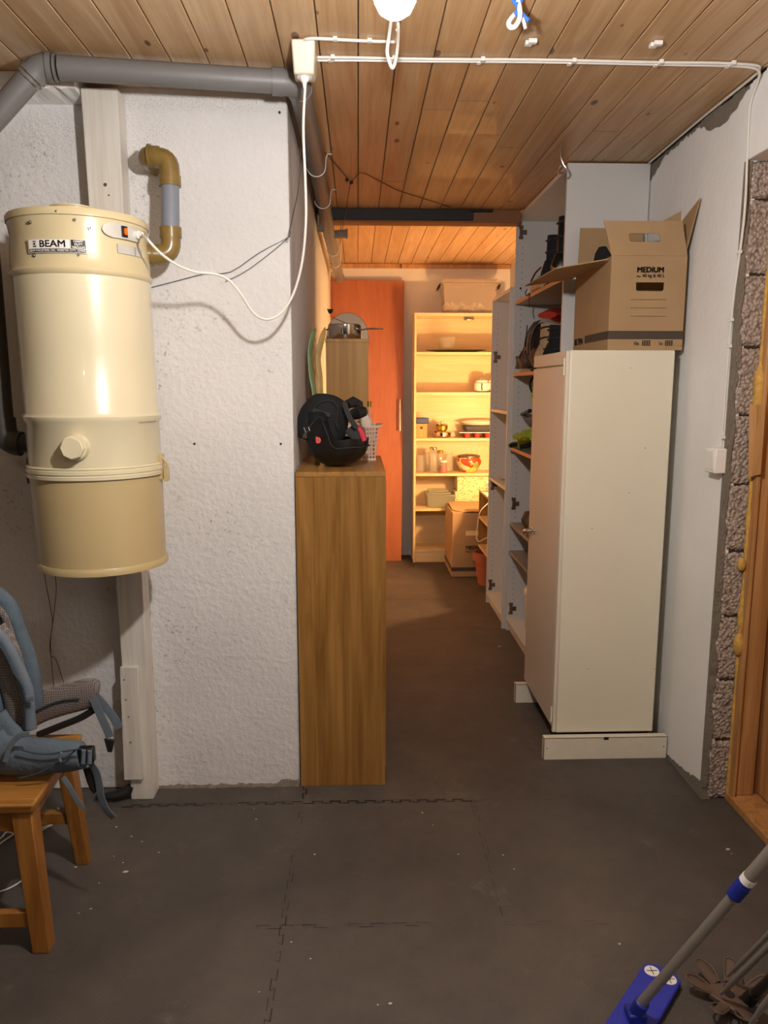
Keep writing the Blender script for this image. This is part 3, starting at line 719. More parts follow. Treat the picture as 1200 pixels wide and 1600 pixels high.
# ================================================================== WIRING
sk = thing('socket_box', 'ivory surface-mounted socket box with the vacuum plug, at the corner of the ceiling', 'socket', (-.14, 2.27, 2.22))
p00 = PY(457, 73, 2.2); p10 = PY(492, 73, 2.2)
MB().hexa([(-.166, 2.215, 2.222), (-.112, 2.215, 2.222), (-.110, 2.30, 2.232), (-.168, 2.30, 2.232)], [(-.170, 2.185, 2.298), (-.106, 2.185, 2.298), (-.106, 2.31, 2.298), (-.170, 2.31, 2.298)]).build('housing', 'ivory_plastic', sk, .005)
MB().lathe([(.021, 0), (.021, .003), (.018, .004)], (-.139, 2.238, 2.2245), 28, axis=(0, -.1, -1)).build('socket_face', 'white_plastic', sk)
cd = thing('power_cord', 'white power cord hanging in a loop from the ceiling socket to the vacuum', 'cord', (-.14, 2.24, 2.2))
pa = [Vector((-.139, 2.236, 2.206)), PY(477, 130, 2.235), PY(474, 200, 2.25), PY(477, 280, 2.27), PY(478, 345, 2.3), PY(472, 410, 2.34), PY(458, 460, 2.36), PY(438, 490, 2.36), PY(415, 499, 2.35), PY(395, 488, 2.33),
      PY(378, 462, 2.31), PY(358, 438, 2.29), PY(335, 428, 2.27), PY(305, 425, 2.24), PY(275, 413, 2.2), PY(250, 395, 2.16), PY(232, 376, 2.14)]
pa.append(cyl(a3, zc_ - .001, .02))
MB().tube(pa, .0038, 10, smooth=6).build('cable', 'cable_white', cd)
MB().lathe([(.004, 0), (.006, .012), (.012, .02), (.014, .028)], (-.139, 2.237, 2.195), 20).build('plug', 'white_plastic', cd)
w1 = thing('ceiling_cable', 'pair of white cables clipped across the ceiling from the socket box to the right wall', 'cable', (.5, 2.3, 2.29))
def wav(x, k): return 2.293 + .0
q1 = [Vector((-.106, 2.292, 2.294))] + [Vector((x, 2.292 + .003 * math.sin(x * 9), 2.2945)) for x in [i * .1 for i in range(0, 11)]] + [Vector((1.12, 2.30, 2.293)), Vector((1.150, 2.33, 2.293)), Vector((1.160, 2.40, 2.293)), Vector((1.166, 2.8, 2.293)), Vector((1.184, 3.26, 2.293))]
q2 = [Vector((-.106, 2.312, 2.294))] + [Vector((x, 2.307 + .003 * math.sin(x * 7 + 1), 2.2945)) for x in [i * .1 for i in range(0, 11)]] + [Vector((1.10, 2.312, 2.293)), Vector((1.146, 2.325, 2.288)), Vector((1.163, 2.36, 2.272)), Vector((1.166, 2.402, 2.22)), Vector((1.167, 2.40, 2.1)), Vector((1.167, 2.39, 1.9)), Vector((1.167, 2.425, 1.62)), Vector((1.167, 2.435, 1.21))]
MB().tube(q1, .0038, 8, smooth=4).build('cable', 'cable_white', w1)
MB().tube(q2, .0038, 8, smooth=4).build('cable', 'cable_white', w1)
for x in (-.07, .1, .345, .60, .845, 1.05):
    MB().box((x, 2.284, 2.289), (x + .012, 2.299, 2.2995)).build('cable_clip', 'white_plastic', w1, .001); MB().box((x - .008, 2.300, 2.289), (x + .004, 2.316, 2.2995)).build('cable_clip', 'white_plastic', w1, .001)
for z in (1.80, 1.60, 1.235, 1.52):
    MB().box((1.162, 2.415 - .02 * (z > 1.7), z), (1.172, 2.435 - .02 * (z > 1.7), z + .01)).build('cable_clip', 'white_plastic', w1, .001)
w2 = tag(MB().tube([(-.139, 2.20, 2.285), (-.139, 2.195, 2.2945), (-.125, 2.18, 2.2945), (-.09, 2.178, 2.2945), (.0, 2.186, 2.2945), (.09, 2.19, 2.2945), (.104, 2.185, 2.294), (.108, 2.15, 2.294), (.105, 2.12, 2.294)], .0042, 10, smooth=5).build('lamp_feed_cable', 'cable_white'), 'short white cable along the ceiling from socket box to the lamp', 'cable')
for x, y in ((.03, 2.18), (-.06, 2.173)): MB().box((x, y, 2.291), (x + .012, y + .016, 2.2995)).build('cable_clip', 'white_plastic', w2, .001)
for i, ((x, y), l) in enumerate([((.452, 2.165), 'white plastic cable clip on the ceiling right of the blue rope hook'), ((.785, 2.165), 'white plastic cable clip on the ceiling, rightmost, with no cable in it')]):
    tag(MB().box((x, y, 2.288), (x + .022, y + .014, 2.2985)).box((x - .006, y + .012, 2.288), (x + .012, y + .028, 2.2985)).build('empty_cable_clip', 'white_plastic', None, .001), l, 'clip', 'empty ceiling clips')
hk = thing('rope_hook', 'white screw hook with blue rope at the top of the photo, hanging from the ceiling', 'hook', (.385, 2.0, 2.26))
MB().tube([PY(808, -8, 1.95), PY(812, 14, 1.95), PY(812, 28, 1.95), PY(805, 41, 1.95), PY(797, 42, 1.95), PY(795, 35, 1.95), PY(801, 26, 1.96), PY(808, 20, 1.97)], .0058, 10, smooth=6).build('hook', 'white_plastic', hk)
MB().tube([PY(816, 28, 1.96), PY(819, 36, 1.96), PY(821, 45, 1.96)], .004, 10, smooth=4).build('rope_end', 'white_plastic', hk)
MB().tube([PY(801, -14, 1.95), PY(803, 2, 1.955), PY(812, 12, 1.955), PY(806, 20, 1.955), PY(818, 26, 1.96), PY(826, 32, 1.96), PY(818, 24, 1.96), PY(808, 8, 1.95), PY(815, 0, 1.95), PY(803, -4, 1.95), PY(808, -30, 1.95)], .0048, 8, smooth=5).build('rope', 'rope_blue', hk)
MB().tube([PY(808, -30, 1.95), (.372, 1.93, 2.3)], .004, 8).build('rope', 'rope_blue', hk)
sh = PZ(876, 232, 2.299)
sp = [sh, PY(876, 245, sh.y), PY(880, 256, sh.y)] + [PY(877 + 7.5 * math.cos(t) * (1 - t / 26), 265 + 7 * math.sin(t) * (1 - t / 26), sh.y - .01 * t / 10) for t in [-.6 + i * .35 for i in range(34)]]
tag(MB().tube(sp, .0022, 8).build('spiral_hook', 'chrome'), 'silver wire hook with a coiled end, hanging from the ceiling before the tall white wardrobe', 'hook')
tag(MB().box(Vector((1.135, 2.400, 1.125)), Vector((1.1725, 2.475, 1.205))).build('light_switch', 'white_plastic', None, .004), 'white light switch on the right wall below its cable', 'switch')
lsw = bpy.data.objects['light_switch']
MB().hexa([(1.133, 2.405, 1.135), (1.136, 2.405, 1.135), (1.136, 2.468, 1.135), (1.133, 2.468, 1.135)], [(1.128, 2.405, 1.195), (1.136, 2.405, 1.195), (1.136, 2.468, 1.195), (1.128, 2.468, 1.195)]).build('rocker', 'white_plastic', lsw, .001)
tw = MB().tube([PY(470, 232, 2.56), PX(467, 290, -.209), PX(457, 340, -.209), PX(451, 367, -.209), PY(449, 372, 2.545), PY(405, 395, 2.545), PY(360, 425, 2.545), PY(320, 428, 2.545), PY(280, 438, 2.545), PY(237, 449, 2.545)], .0014, 6, smooth=3)
tw.tube([PX(453, 360, -.209), PY(448, 374, 2.543), PY(390, 420, 2.543), PY(352, 440, 2.543)], .0012, 6, smooth=3)
tag(tw.build('bell_wire', 'cable_thin'), 'thin grey wire running round the corner of the white wall to the vacuum', 'wire')
gw = MB().tube([PY(37, 530, 2.535), PY(38, 580, 2.535), PY(44, 690, 2.535), PY(55, 760, 2.535), PY(65, 870, 2.535), PY(78, 945, 2.535), PY(82, 970, 2.535), PY(79, 1000, 2.535), PY(80, 1030, 2.535), PY(84, 1072, 2.535)], .0013, 6, smooth=4)
gw.tube([PY(84, 890, 2.535), PY(88, 920, 2.535), PY(83, 968, 2.535), PY(78, 1005, 2.535), PY(80, 1025, 2.535), PY(87, 1030, 2.535), PY(100, 1068, 2.535)], .0013, 6, smooth=4)
tag(gw.build('thin_wire', 'cable_brown'), 'two thin brown wires twisting down the wall below the vacuum', 'wire')
cr = MB().tube([PZ(508, 238, 2.298), PZ(545, 281, 2.296)], .0018, 6).tube([PZ(549, 284, 2.294), PZ(562, 270, 2.297), PZ(570, 271, 2.297), PZ(620, 297, 2.297), PZ(705, 324, 2.297)], .0018, 6)
kn = PZ(548, 284, 2.293)
cr.tube([kn, PY(541, 325, 3.9), PY(535, 360, 4.3), PY(531, 382, 4.6)], .0018, 6)
crd = tag(cr.build('knotted_string', 'cable_brown'), 'brown cord knotted below the ceiling near the corridor pipe', 'cord')
for q_ in (PZ(542, 281, 2.29), PZ(549, 285, 2.29)): MB().ball(q_, .008).build('knot', 'rubber_black', crd)
pc_ = thing('pull_cord', 'dark cord with a small cup-shaped weight hanging above the pan', 'cord', (-.12, 3.25, 1.7))
MB().tube([PY(518, 425, 3.25), PY(518.5, 484, 3.25)], .0012, 6).tube([PY(516, 488, 3.25), PY(517, 495, 3.25), PY(541, 505, 3.22)], .0015, 6).build('cord', 'cable_brown', pc_)
MB().lathe([(.003, 0), (.008, .004), (.011, .014), (.015, .017)], PY(516, 489, 3.25) - Vector((0, 0, .003)), 16).build('weight', 'rubber_black', pc_)

# ================================================================== LOW CABINET AND WHAT STANDS ON IT
lc = thing('low_cabinet', 'low oak-veneer cabinet side-on against the corner of the white wall', 'cabinet', (-.06, 2.85, 0))
box('carcass', (-.209, 2.542, 0), (.090, 3.15, 1.104), 'oak_veneer', lc, .001)
MB().box((-.209, 2.54, 1.104), (.092, 3.152, 1.120)).build('top_panel', 'oak_veneer_top', lc, .001)
MB().box((.090, 2.56, .06), (.0935, 2.85, 1.09)).box((.090, 2.855, .06), (.0935, 3.14, 1.09)).build('door', 'oak_veneer', lc, .001)
tc = thing('tall_cabinet', 'tall narrow oak-veneer cabinet behind the low one, with a pan on top', 'cabinet', (-.05, 3.4, 0))
box('carcass', (-.128, 3.165, 0), (.044, 3.75, 1.575), 'oak_tall', tc, .001)
MB().box((-.130, 3.163, 1.575), (.046, 3.752, 1.590)).build('top_panel', 'oak_tall', tc, .001)
# helmet, lying upside down
hm = thing('ski_helmet', 'black helmet lying upside down on the low oak cabinet', 'helmet', (-.078, 2.73, 1.121))
hc = Vector((-.082, 2.735, 1.228)); V = []; n = 40; m = 12
def rim(th):  # height of the rim above centre; high at the back (-x), low at the front (+x)
    c = math.cos(th); q = min(1, max(0, (-c + .0) / .38)); return -.010 + .098 * q * q * (3 - 2 * q) - .012 * max(0, -c - .6) + .004 * max(0, c)
for j in range(m + 1):
    for i in range(n):
        th = 2 * PI * i / n; r_ = rim(th); t = j / m
        z = -.105 * math.cos(t * PI / 2) ** .85 if t < 1 else 0
        s_ = math.sin(min(1, .02 + t * .98) * PI / 2) ** .8
        bulge = 1 - .14 * max(0, r_ + .01) / .09 * t * t
        V.append(hc + Vector((math.cos(th) * .122 * s_ * bulge, math.sin(th) * .10 * s_ * bulge, z + r_ * t ** 2)))
shell = MB(); shell.add(V, [[j * n + i, j * n + (i + 1) % n, (j + 1) * n + (i + 1) % n, (j + 1) * n + i] for j in range(m) for i in range(n)] + [list(range(n))[::-1]])
so = shell.build('shell', 'black_plastic', hm); so.modifiers.new('sol', 'SOLIDIFY').thickness = .012
MB().tube([hc + Vector((math.cos(t) * .1225, math.sin(t) * .1005, rim(t) - .028)) for t in [(-1.9 + i * .12) for i in range(28)]], .0022, 8).build('seam_line', 'black_grey_fabric', hm)
MB().loft([PY(545, 670, 2.68), PY(553, 678, 2.67), PY(558, 688, 2.67)], [.018, .020, .014], .008, up=(1, 0, 0)).build('cheek_pad', 'black_grey_fabric', hm)
MB().loft([PY(560, 668, 2.68), PY(565, 677, 2.68), PY(569, 689, 2.68)], [.008, .012, .010], .01, up=(1, 0, 0)).build('lining', 'pink_red', hm)
MB().loft(spline([PY(506, 657, 2.63), PY(499, 652, 2.625), PY(492, 657, 2.625), PY(485, 665, 2.62), PY(479, 672, 2.62)], 4), .006, .0015, up=(0, -1, .2), pw=.5).build('chin_strap', 'black_grey_fabric', hm)
MB().tube([PY(475, 668, 2.615), PY(478, 676, 2.615), PY(484, 673, 2.615), PY(482, 667, 2.615)], .0022, 8).add(*(lambda a, b, c, d: ([a, b, c, d, a + Vector((0, .004, 0)), b + Vector((0, .004, 0)), c + Vector((0, .004, 0)), d + Vector((0, .004, 0))], [[0, 1, 2, 3], [4, 5, 6, 7], [0, 1, 5, 4], [1, 2, 6, 5], [2, 3, 7, 6], [3, 0, 4, 7]]))(PY(475, 677, 2.615), PY(479, 677, 2.615), PY(480, 685, 2.615), PY(472, 684, 2.615))).build('buckle', 'chrome', hm)
pst = PY(497, 688, 2.643)
MB().prism([pst + Vector((x * .0115, 0, z * .0115)) for x, z in [(math.cos(t) * .85, math.sin(t) * .95) for t in [i * PI / 8 for i in range(-6, 5)]] + [(-.75, 1.15)]], (0, -.0015, 0)).build('sticker', 'red_sticker', hm)
text('sticker_mark', 'S', .012, 'white_plastic', hm, lambda x, y: pst + Vector((x, -.002, y)), bold=.0003)
pv = thing('black_pouch', 'black zipped pouch stuffed into the upturned helmet', 'pouch', (-.1, 2.75, 1.2))
MB().loft(spline([PY(500, 690, 2.74), PY(503, 665, 2.74), PY(512, 643, 2.74), PY(521, 628, 2.74), PY(525, 619, 2.74)], 5), [.05, .075, .085, .088, .09, .09, .09, .09, .088, .085, .082, .08, .075, .07, .065, .06, .055, .048, .04, .025, .01], [.06] * 12 + [.058, .055, .052, .05, .045, .04, .03, .02, .01], up=(1, 0, 0)).build('bag_body', 'black_fabric', pv)
pq = PY(502, 645, 2.672)
ang = math.radians(-18)
MB().hexa([pq + Vector((-.032, 0, .002)), pq + Vector((.028, 0, -.016)), pq + Vector((.028, .006, -.016)), pq + Vector((-.032, .006, .002))], [pq + Vector((-.028, 0.004, .016)), pq + Vector((.032, .004, -.002)), pq + Vector((.032, .01, -.002)), pq + Vector((-.028, .01, .016))]).build('label_patch', 'black_grey_fabric', pv, .001)
MB().tube(spline([PY(487, 643, 2.665), PY(496, 631, 2.668), PY(510, 625, 2.67), PY(522, 628, 2.67), PY(528, 640, 2.665), PY(525, 660, 2.655), PY(530, 668, 2.65)], 5), .0013, 6).build('piping', 'black_grey_fabric', pv)
MB().loft(spline([PY(538, 628, 2.66), PY(542, 642, 2.655), PY(549, 657, 2.65), PY(557, 668, 2.65)], 4), .009, .0025, up=(1, 0, 0), pw=.5).build('strap', 'black_grey_fabric', pv)
gg = thing('goggles', 'black ski goggles resting at the right rim of the helmet', 'goggles', (0, 2.74, 1.25))
MB().loft([PY(550, 648, 2.70), PY(560, 645, 2.69), PY(571, 643, 2.71)], [.018, .022, .016], [.012, .014, .01]).build('lens', 'black_plastic', gg)
MB().loft([PY(543, 632, 2.75), PY(552, 628, 2.76), PY(560, 632, 2.77), PY(564, 645, 2.77)], [.016, .020, .018, .013], .02).build('strap', 'black_fabric', gg)
# plastic basket with odds and ends
bk = thing('plastic_basket', 'pale pink plastic basket behind the black helmet', 'basket', (.01, 3.02, 1.121))
wv = MB()
bx0, bx1, by0, by1 = -.07, .064, 2.93, 3.10
for k in range(9):
    t = k / 8; ex = .012 * t; z = 1.124 + .125 * t
    wv.tube([(bx0 - ex, by0 - ex, z), (bx1 + ex, by0 - ex, z), (bx1 + ex, by1 + ex, z), (bx0 - ex, by1 + ex, z), (bx0 - ex, by0 - ex, z)], .0026 if k not in (0, 8) else .006, 6)
for k in range(13):
    x = bx0 + (bx1 - bx0) * k / 12; wv.tube([(x, by0, 1.124), (x, by0 - .012, 1.25)], .0026, 6); wv.tube([(x, by1, 1.124), (x, by1 + .012, 1.25)], .0026, 6)
for k in range(13):
    y = by0 + (by1 - by0) * k / 12; wv.tube([(bx1, y, 1.124), (bx1 + .012, y, 1.25)], .0026, 6); wv.tube([(bx0, y, 1.124), (bx0 - .012, y, 1.25)], .0026, 6)
wv.box((bx0, by0, 1.121), (bx1, by1, 1.125)).build('basket_wall', 'basket_pink', bk)
wv = MB(); r0 = [(bx1 + .008, by0 - .012, 1.25), (bx1 + .03, by0 - .02, 1.253), (bx1 + .03, by1 + .01, 1.253), (bx1 + .008, by1 + .01, 1.25)]
wv.prism(r0, (0, 0, .004)).build('handle_rim', 'basket_pink', bk)
def bottle(c, r, h, mat, cap, label, cat='bottle'):
    t = thing('bottle', label, cat, c)
    MB().lathe([(r * .9, 0), (r, .005), (r, h * .62), (r * .45, h * .8), (r * .4, h * .93)], c, 20).build('bottle_body', mat, t)
    MB().lathe([(r * .48, h * .9), (r * .48, h)], c, 16).build('cap', cap, t); return t
bottle((.045, 3.04, 1.128), .017, .215, 'clear_glass', 'brass', 'glass bottle with gold cap standing in the pale basket')
bottle((.012, 3.0, 1.128), .016, .19, 'clear_glass', 'pink_red', 'glass bottle with a red cap in the pale basket')
MB().loft([(.03, 2.97, 1.14), (.035, 2.965, 1.2), (.028, 2.96, 1.27), (.02, 2.958, 1.32)], [.02, .026, .022, .003], [.01, .012, .01, .002], up=(1, 0, 0)).build('plastic_bag', 'bag_film')
tag(bpy.data.objects['plastic_bag'], 'crumpled clear plastic bag poking up out of the pale basket', 'bag')
# skis or snowboards standing in the gap
def ski(path, rad, mat, label):
    t = thing('curved_ski', label, 'ski', path[0])
    p = spline([Vector(q) for q in path], 5)
    m = len(p); ra = [rad * min(1, (m - 1 - i) / 5 + .25) for i in range(m)]
    MB().loft(p, ra, .004, up=(1, .4, 0), pw=.6).build('blade', mat, t); return t
ski([(-.155, 2.93, 1.122), PY(492, 625, 2.95), PY(486, 585, 2.96), PY(484, 550, 2.97), PY(488, 525, 2.98), PY(493, 514, 2.99)], .010, 'ski_green', 'green curved ski tip standing against the corridor wall')
ski([(-.118, 2.96, 1.122), PY(502, 630, 3.0), PY(500, 590, 3.01), PY(497, 560, 3.02), PY(503, 530, 3.03), PY(508, 512, 3.05)], .011, 'ski_yellow', 'yellow-brown curved ski tip beside the tall oak cabinet')
# pan and tray on the tall cabinet
pn = thing('saucepan', 'polished steel saucepan on the tall narrow cabinet', 'pan', (-.05, 3.3, 1.591))
MB().lathe([(.066, 0), (.069, .004), (.069, .06), (.072, .062), (.067, .062), (.066, .006), (0, .005)], (-.052, 3.28, 1.591), 40, cap=(1, 0)).build('pan_body', 'pot_steel', pn)
MB().loft(spline([PY(555, 518, 3.28), PY(566, 515, 3.25), PY(580, 513.5, 3.22), PY(598, 514, 3.2)], 4), .006, .003, up=(0, 1, 0), pw=.6).build('handle', 'steel_dull', pn)
MB().loft(spline([PY(508, 516, 3.28), PY(520, 512, 3.25)], 3), .006, .003, up=(0, 1, 0), pw=.6).build('handle', 'steel_dull', pn)
tag(MB().prism([(-.045 + math.cos(t) * .096, 3.52 + .02 * math.sin(t), 1.592 + .135 * max(0, math.sin(t)) ** .75) for t in [i * PI / 20 for i in range(21)]], (0, .006, 0)).build('metal_tray', 'tray_metal', None, .002), 'rounded metal tray standing upright behind the saucepan', 'tray')

# ================================================================== ORANGE DOOR PANEL
od = thing('door_panel', 'tall orange wardrobe door panel leaning against the back wall', 'door panel', (.1, 6.2, 0))
def lean(z): return 6.09 + .20 * z / 2.235
MB().hexa([(-.22, lean(0), 0), (.346, lean(0), 0), (.346, lean(0) + .019, 0), (-.22, lean(0) + .019, 0)], [(-.22, lean(2.23), 2.232), (.374, lean(2.23), 2.228), (.374, lean(2.23) + .019, 2.228), (-.22, lean(2.23) + .019, 2.232)]).build('panel', 'orange_door', od, .002)
hx = .335
MB().tube([(hx, lean(1.05) - .03, 1.05), (hx, lean(1.3) - .03, 1.30)], .008, 14).tube([(hx, lean(1.08) - .03, 1.08), (hx, lean(1.08) + .003, 1.08)], .005, 10).tube([(hx, lean(1.27) - .03, 1.27), (hx, lean(1.27) + .003, 1.27)], .005, 10).build('handle', 'steel_dull', od)

# ================================================================== BIRCH BOOKCASE AND CONTENTS
BY = 6.03; bkc = thing('bookcase', 'pale birch bookcase full of kitchen things against the back wall', 'bookcase', (.8, 6.17, 0))
BX0, BX1 = .438, 1.16
box('side_panel', (BX0, BY, 0), (BX0 + .016, 6.305, 1.957), 'birch', bkc, .001)
box('side_panel', (BX1 - .016, BY, 0), (BX1, 6.305, 1.957), 'birch', bkc, .001)
box('back_panel', (BX0 + .016, 6.295, .0), (BX1 - .016, 6.303, 1.94), 'birch', bkc)
box('top_panel', (BX0 + .016, BY, 1.935), (BX1 - .016, 6.295, 1.957), 'birch', bkc, .001)
box('plinth', (BX0 + .016, BY + .012, 0), (BX1 - .016, BY + .028, .085), 'birch', bkc, .001)
SH = [1.663, 1.355, .998, .720, .439, .105]
for z in SH: box('shelf', (BX0 + .016, BY + .004, z - .02), (BX1 - .016, 6.295, z), 'birch', bkc, .001)
def on(x, yp, Y): p = PY(x, yp, Y); return p
e = .0008
# plastic storage bin on top
bn = thing('storage_bin', 'translucent storage bin with black clip handles on top of the birch bookcase', 'box', (.87, 6.16, 1.958))
def frust(mb, x0, x1, y0, y1, z0, z1, fl=.0, t=.0):
    return mb.hexa([(x0, y0, z0), (x1, y0, z0), (x1, y1, z0), (x0, y1, z0)], [(x0 - fl, y0 - fl, z1), (x1 + fl, y0 - fl, z1), (x1 + fl, y1 + fl, z1), (x0 - fl, y1 + fl, z1)])
frust(MB(), .672, 1.06, 6.06, 6.26, 1.958, 2.185, .016).build('bin_body', 'frosted_bin', bn, .006)
MB().box((.645, 6.035, 2.185), (1.09, 6.285, 2.205)).box((.66, 6.05, 2.205), (1.075, 6.27, 2.214)).build('lid', 'frosted_bin', bn, .005)
for x, s_ in ((.635, -1), (1.10, 1)):
    MB().hexa([(x - .02, 6.12, 2.135), (x + .004, 6.12, 2.15), (x + .004, 6.2, 2.15), (x - .02, 6.2, 2.135)], [(x - .008, 6.12, 2.175), (x + .014, 6.12, 2.19), (x + .014, 6.2, 2.19), (x - .008, 6.2, 2.175)]).build('clip_handle', 'rubber_black', bn, .003)
rb = MB(); rnd = random.Random(5)
for k in range(9):
    x = .70 + k * .036; rb.loft([(x - .03, 6.14, 1.985 + rnd.uniform(0, .02)), (x, 6.13, 2.0 + rnd.uniform(-.01, .03)), (x + .04, 6.15, 1.985 + rnd.uniform(0, .02))], [.02, .032, .02], [.02, .03, .015], n=7)
tag(rb.build('plastic_wrapping', 'bag_film', None, flat=True), 'crumpled clear plastic packaging inside the translucent bin', 'packaging')
# shelf 1
pl = tag(MB().lathe([(.13, 0), (.15, .004), (.235, .018), (.24, .020), (.235, .022), (.15, .009), (0, .008)], (.775, 6.16, SH[0] + e), 40, sy=.42, cap=(1, 0)).build('serving_platter', 'steel_dull'), 'wide flat steel platter under the glass bowl on the top shelf', 'platter')
tag(MB().lathe([(.05, 0), (.066, .006), (.070, .095), (.067, .095), (.063, .010), (0, .008)], (.70, 6.15, SH[0] + .0235), 32, cap=(1, 0)).build('glass_bowl', 'clear_glass'), 'straight-sided glass bowl on the platter on the top shelf', 'bowl')
tag(MB().box((.82, 6.06, 1.905), (.90, 6.11, 1.933)).build('cabinet_light', 'chrome', None, .004), 'small chrome fitting under the top of the birch bookcase', 'fitting')
# shelf 2
wpot = thing('white_pot', 'white enamel pot with lid and dark handle on the second shelf', 'pot', (.99, 6.14, SH[1] + e))
MB().lathe([(.045, 0), (.058, .01), (.06, .065), (.055, .072)], (.98, 6.13, SH[1] + e), 30).build('pot_body', 'white_ceramic', wpot)
MB().lathe([(.045, .073), (.05, .078), (.045, .092), (.012, .096), (.012, .105)], (.98, 6.13, SH[1] + e), 30).build('lid', 'white_ceramic', wpot)
MB().tube([(.972, 6.065, SH[1] + .07), (.970, 6.062, SH[1] + .04), (.974, 6.065, SH[1] + .015)], .004, 8).build('handle', 'rubber_black', wpot)
wp2 = copy_tree(wpot, Vector(wpot.location) + Vector((.10, .03, 0)), 'white enamel pot half hidden behind the wardrobe edge, right of its twin'); wpot['group'] = wp2['group'] = 'white enamel pots'
# shelf 3
z = SH[2] + e
bb = thing('wooden_box', 'light wooden box with a round finger hole on the third shelf', 'box', (.505, 6.14, z))
box('box_body', (.457, 6.07, z), (.545, 6.22, z + .112), 'beech_box', bb, .002)
MB().lathe([(.011, 0), (.011, .001)], (.50, 6.069, z + .08), 20, axis=(0, -1, 0)).build('finger_hole', 'rubber_black', bb)
lbx = thing('blue_lidded_box', 'clear box with navy blue base on the wooden box', 'box', (.505, 6.14, z + .113))
box('base', (.457, 6.06, z + .113), (.558, 6.23, z + .158), 'navy', lbx, .006)
MB().hexa([(.457, 6.065, z + .159), (.552, 6.065, z + .159), (.552, 6.225, z + .159), (.457, 6.225, z + .159)], [(.457, 6.08, z + .205), (.54, 6.08, z + .19), (.54, 6.21, z + .19), (.457, 6.21, z + .205)]).build('lid', 'frosted_bin', lbx, .006)
tag(MB().lathe([(.05, 0), (.072, .008), (.075, .04), (.07, .045), (.066, .05)], (.67, 6.15, z), 32).build('round_tin', 'pot_steel'), 'wide low steel tin on the third shelf', 'tin')
ft = thing('steel_fondue_pot', 'small lidded steel pot stacked on the wide low tin', 'pot', (.67, 6.15, z + .051))
MB().lathe([(.035, 0), (.045, .01), (.048, .04), (.04, .045)], (.67, 6.15, z + .051), 28).build('pot_body', 'brass', ft)
MB().lathe([(.05, .045), (.045, .056), (.02, .064), (.008, .068), (.012, .08)], (.67, 6.15, z + .051), 28).build('lid', 'pot_steel', ft)
mt = thing('muffin_tray', 'red cup muffin tray under a dark roasting tray on the third shelf', 'baking tray', (.93, 6.15, z))
box('tray_rim', (.80, 6.06, z + .04), (1.12, 6.24, z + .046), 'steel_dull', mt, .002)
for x in (.865, .945, 1.03):
    for y in (6.09, 6.19): MB().lathe([(.02, 0), (.028, .04)], (x, y, z), 20).build('muffin_cup', 'red', mt)
rt_ = tag(MB().hexa([(.855, 6.08, z + .047), (1.12, 6.08, z + .047), (1.12, 6.23, z + .047), (.855, 6.23, z + .047)], [(.84, 6.07, z + .095), (1.13, 6.07, z + .095), (1.13, 6.24, z + .095), (.84, 6.24, z + .095)]).build('roasting_tray', 'black_tray', None, .006), 'black roasting tray stacked on the muffin tray', 'baking tray')
tag(MB().lathe([(.10, 0), (.12, .006), (.155, .024), (.15, .028), (.10, .04), (0, .044)], (.975, 6.155, z + .096), 36, sy=.5).build('oval_dish', 'cream_ceramic'), 'cream oval dish upside down on the black roasting tray', 'dish')
# shelf 4: glass jars
z = SH[3] + e
def jar(x, y, r, h, label, lidm='pot_steel', body='clear_glass', group='glass jars on the fourth shelf'):
    t = thing('glass_jar', label, 'jar', (x, y, z), group)
    MB().lathe([(r * .85, 0), (r, .008), (r, h * .72), (r * .72, h * .84), (r * .72, h * .9), (r * .68, h * .9), (r * .68, h * .84), (r * .95, h * .7), (r * .95, .012), (0, .010)], (x, y, z), 26, cap=(1, 0)).build('jar_body', body, t)
    MB().lathe([(r * .76, h * .88), (r * .78, h * .9), (r * .78, h * .97), (r * .6, h)], (x, y, z), 26).build('lid', lidm, t); return t
jar(.495, 6.10, .036, .15, 'glass jar nearest the left side of the fourth shelf', 'clear_glass')
jar(.555, 6.20, .034, .17, 'glass jar at the back left of the fourth shelf', 'clear_glass')
jar(.60, 6.11, .040, .205, 'tallest glass jar with a steel lid on the fourth shelf')
jar(.665, 6.20, .034, .17, 'glass jar behind the small red jar', 'brass')
jar(.735, 6.17, .034, .16, 'glass jar between the red jar and the painted pot', 'clear_glass')
jr = thing('jam_jar', 'small jar with red contents in front of the tall jars', 'jar', (.68, 6.08, z), 'glass jars on the fourth shelf')
MB().lathe([(.024, 0), (.028, .005), (.028, .06)], (.68, 6.075, z), 24).build('contents', 'red_sticker', jr)
MB().lathe([(.028, 0), (.032, .005), (.032, .075), (.026, .085)], (.68, 6.075, z), 24).build('jar_body', 'clear_glass', jr)
MB().lathe([(.028, .085), (.028, .1)], (.68, 6.075, z), 24).build('lid', 'cream_ceramic', jr)
cp_ = thing('painted_pot', 'colourful painted ceramic pot with a dark rim on the fourth shelf', 'pot', (.91, 6.14, z))
MB().lathe([(.05, 0), (.06, .005), (.098, .07), (.1, .09), (.085, .12)], (.89, 6.14, z), 34).build('pot_body', 'painted_ceramic', cp_)
MB().lathe([(.085, .118), (.092, .124), (.09, .132), (.06, .14), (0, .142)], (.89, 6.14, z), 34).build('lid', 'mount_steel', cp_)
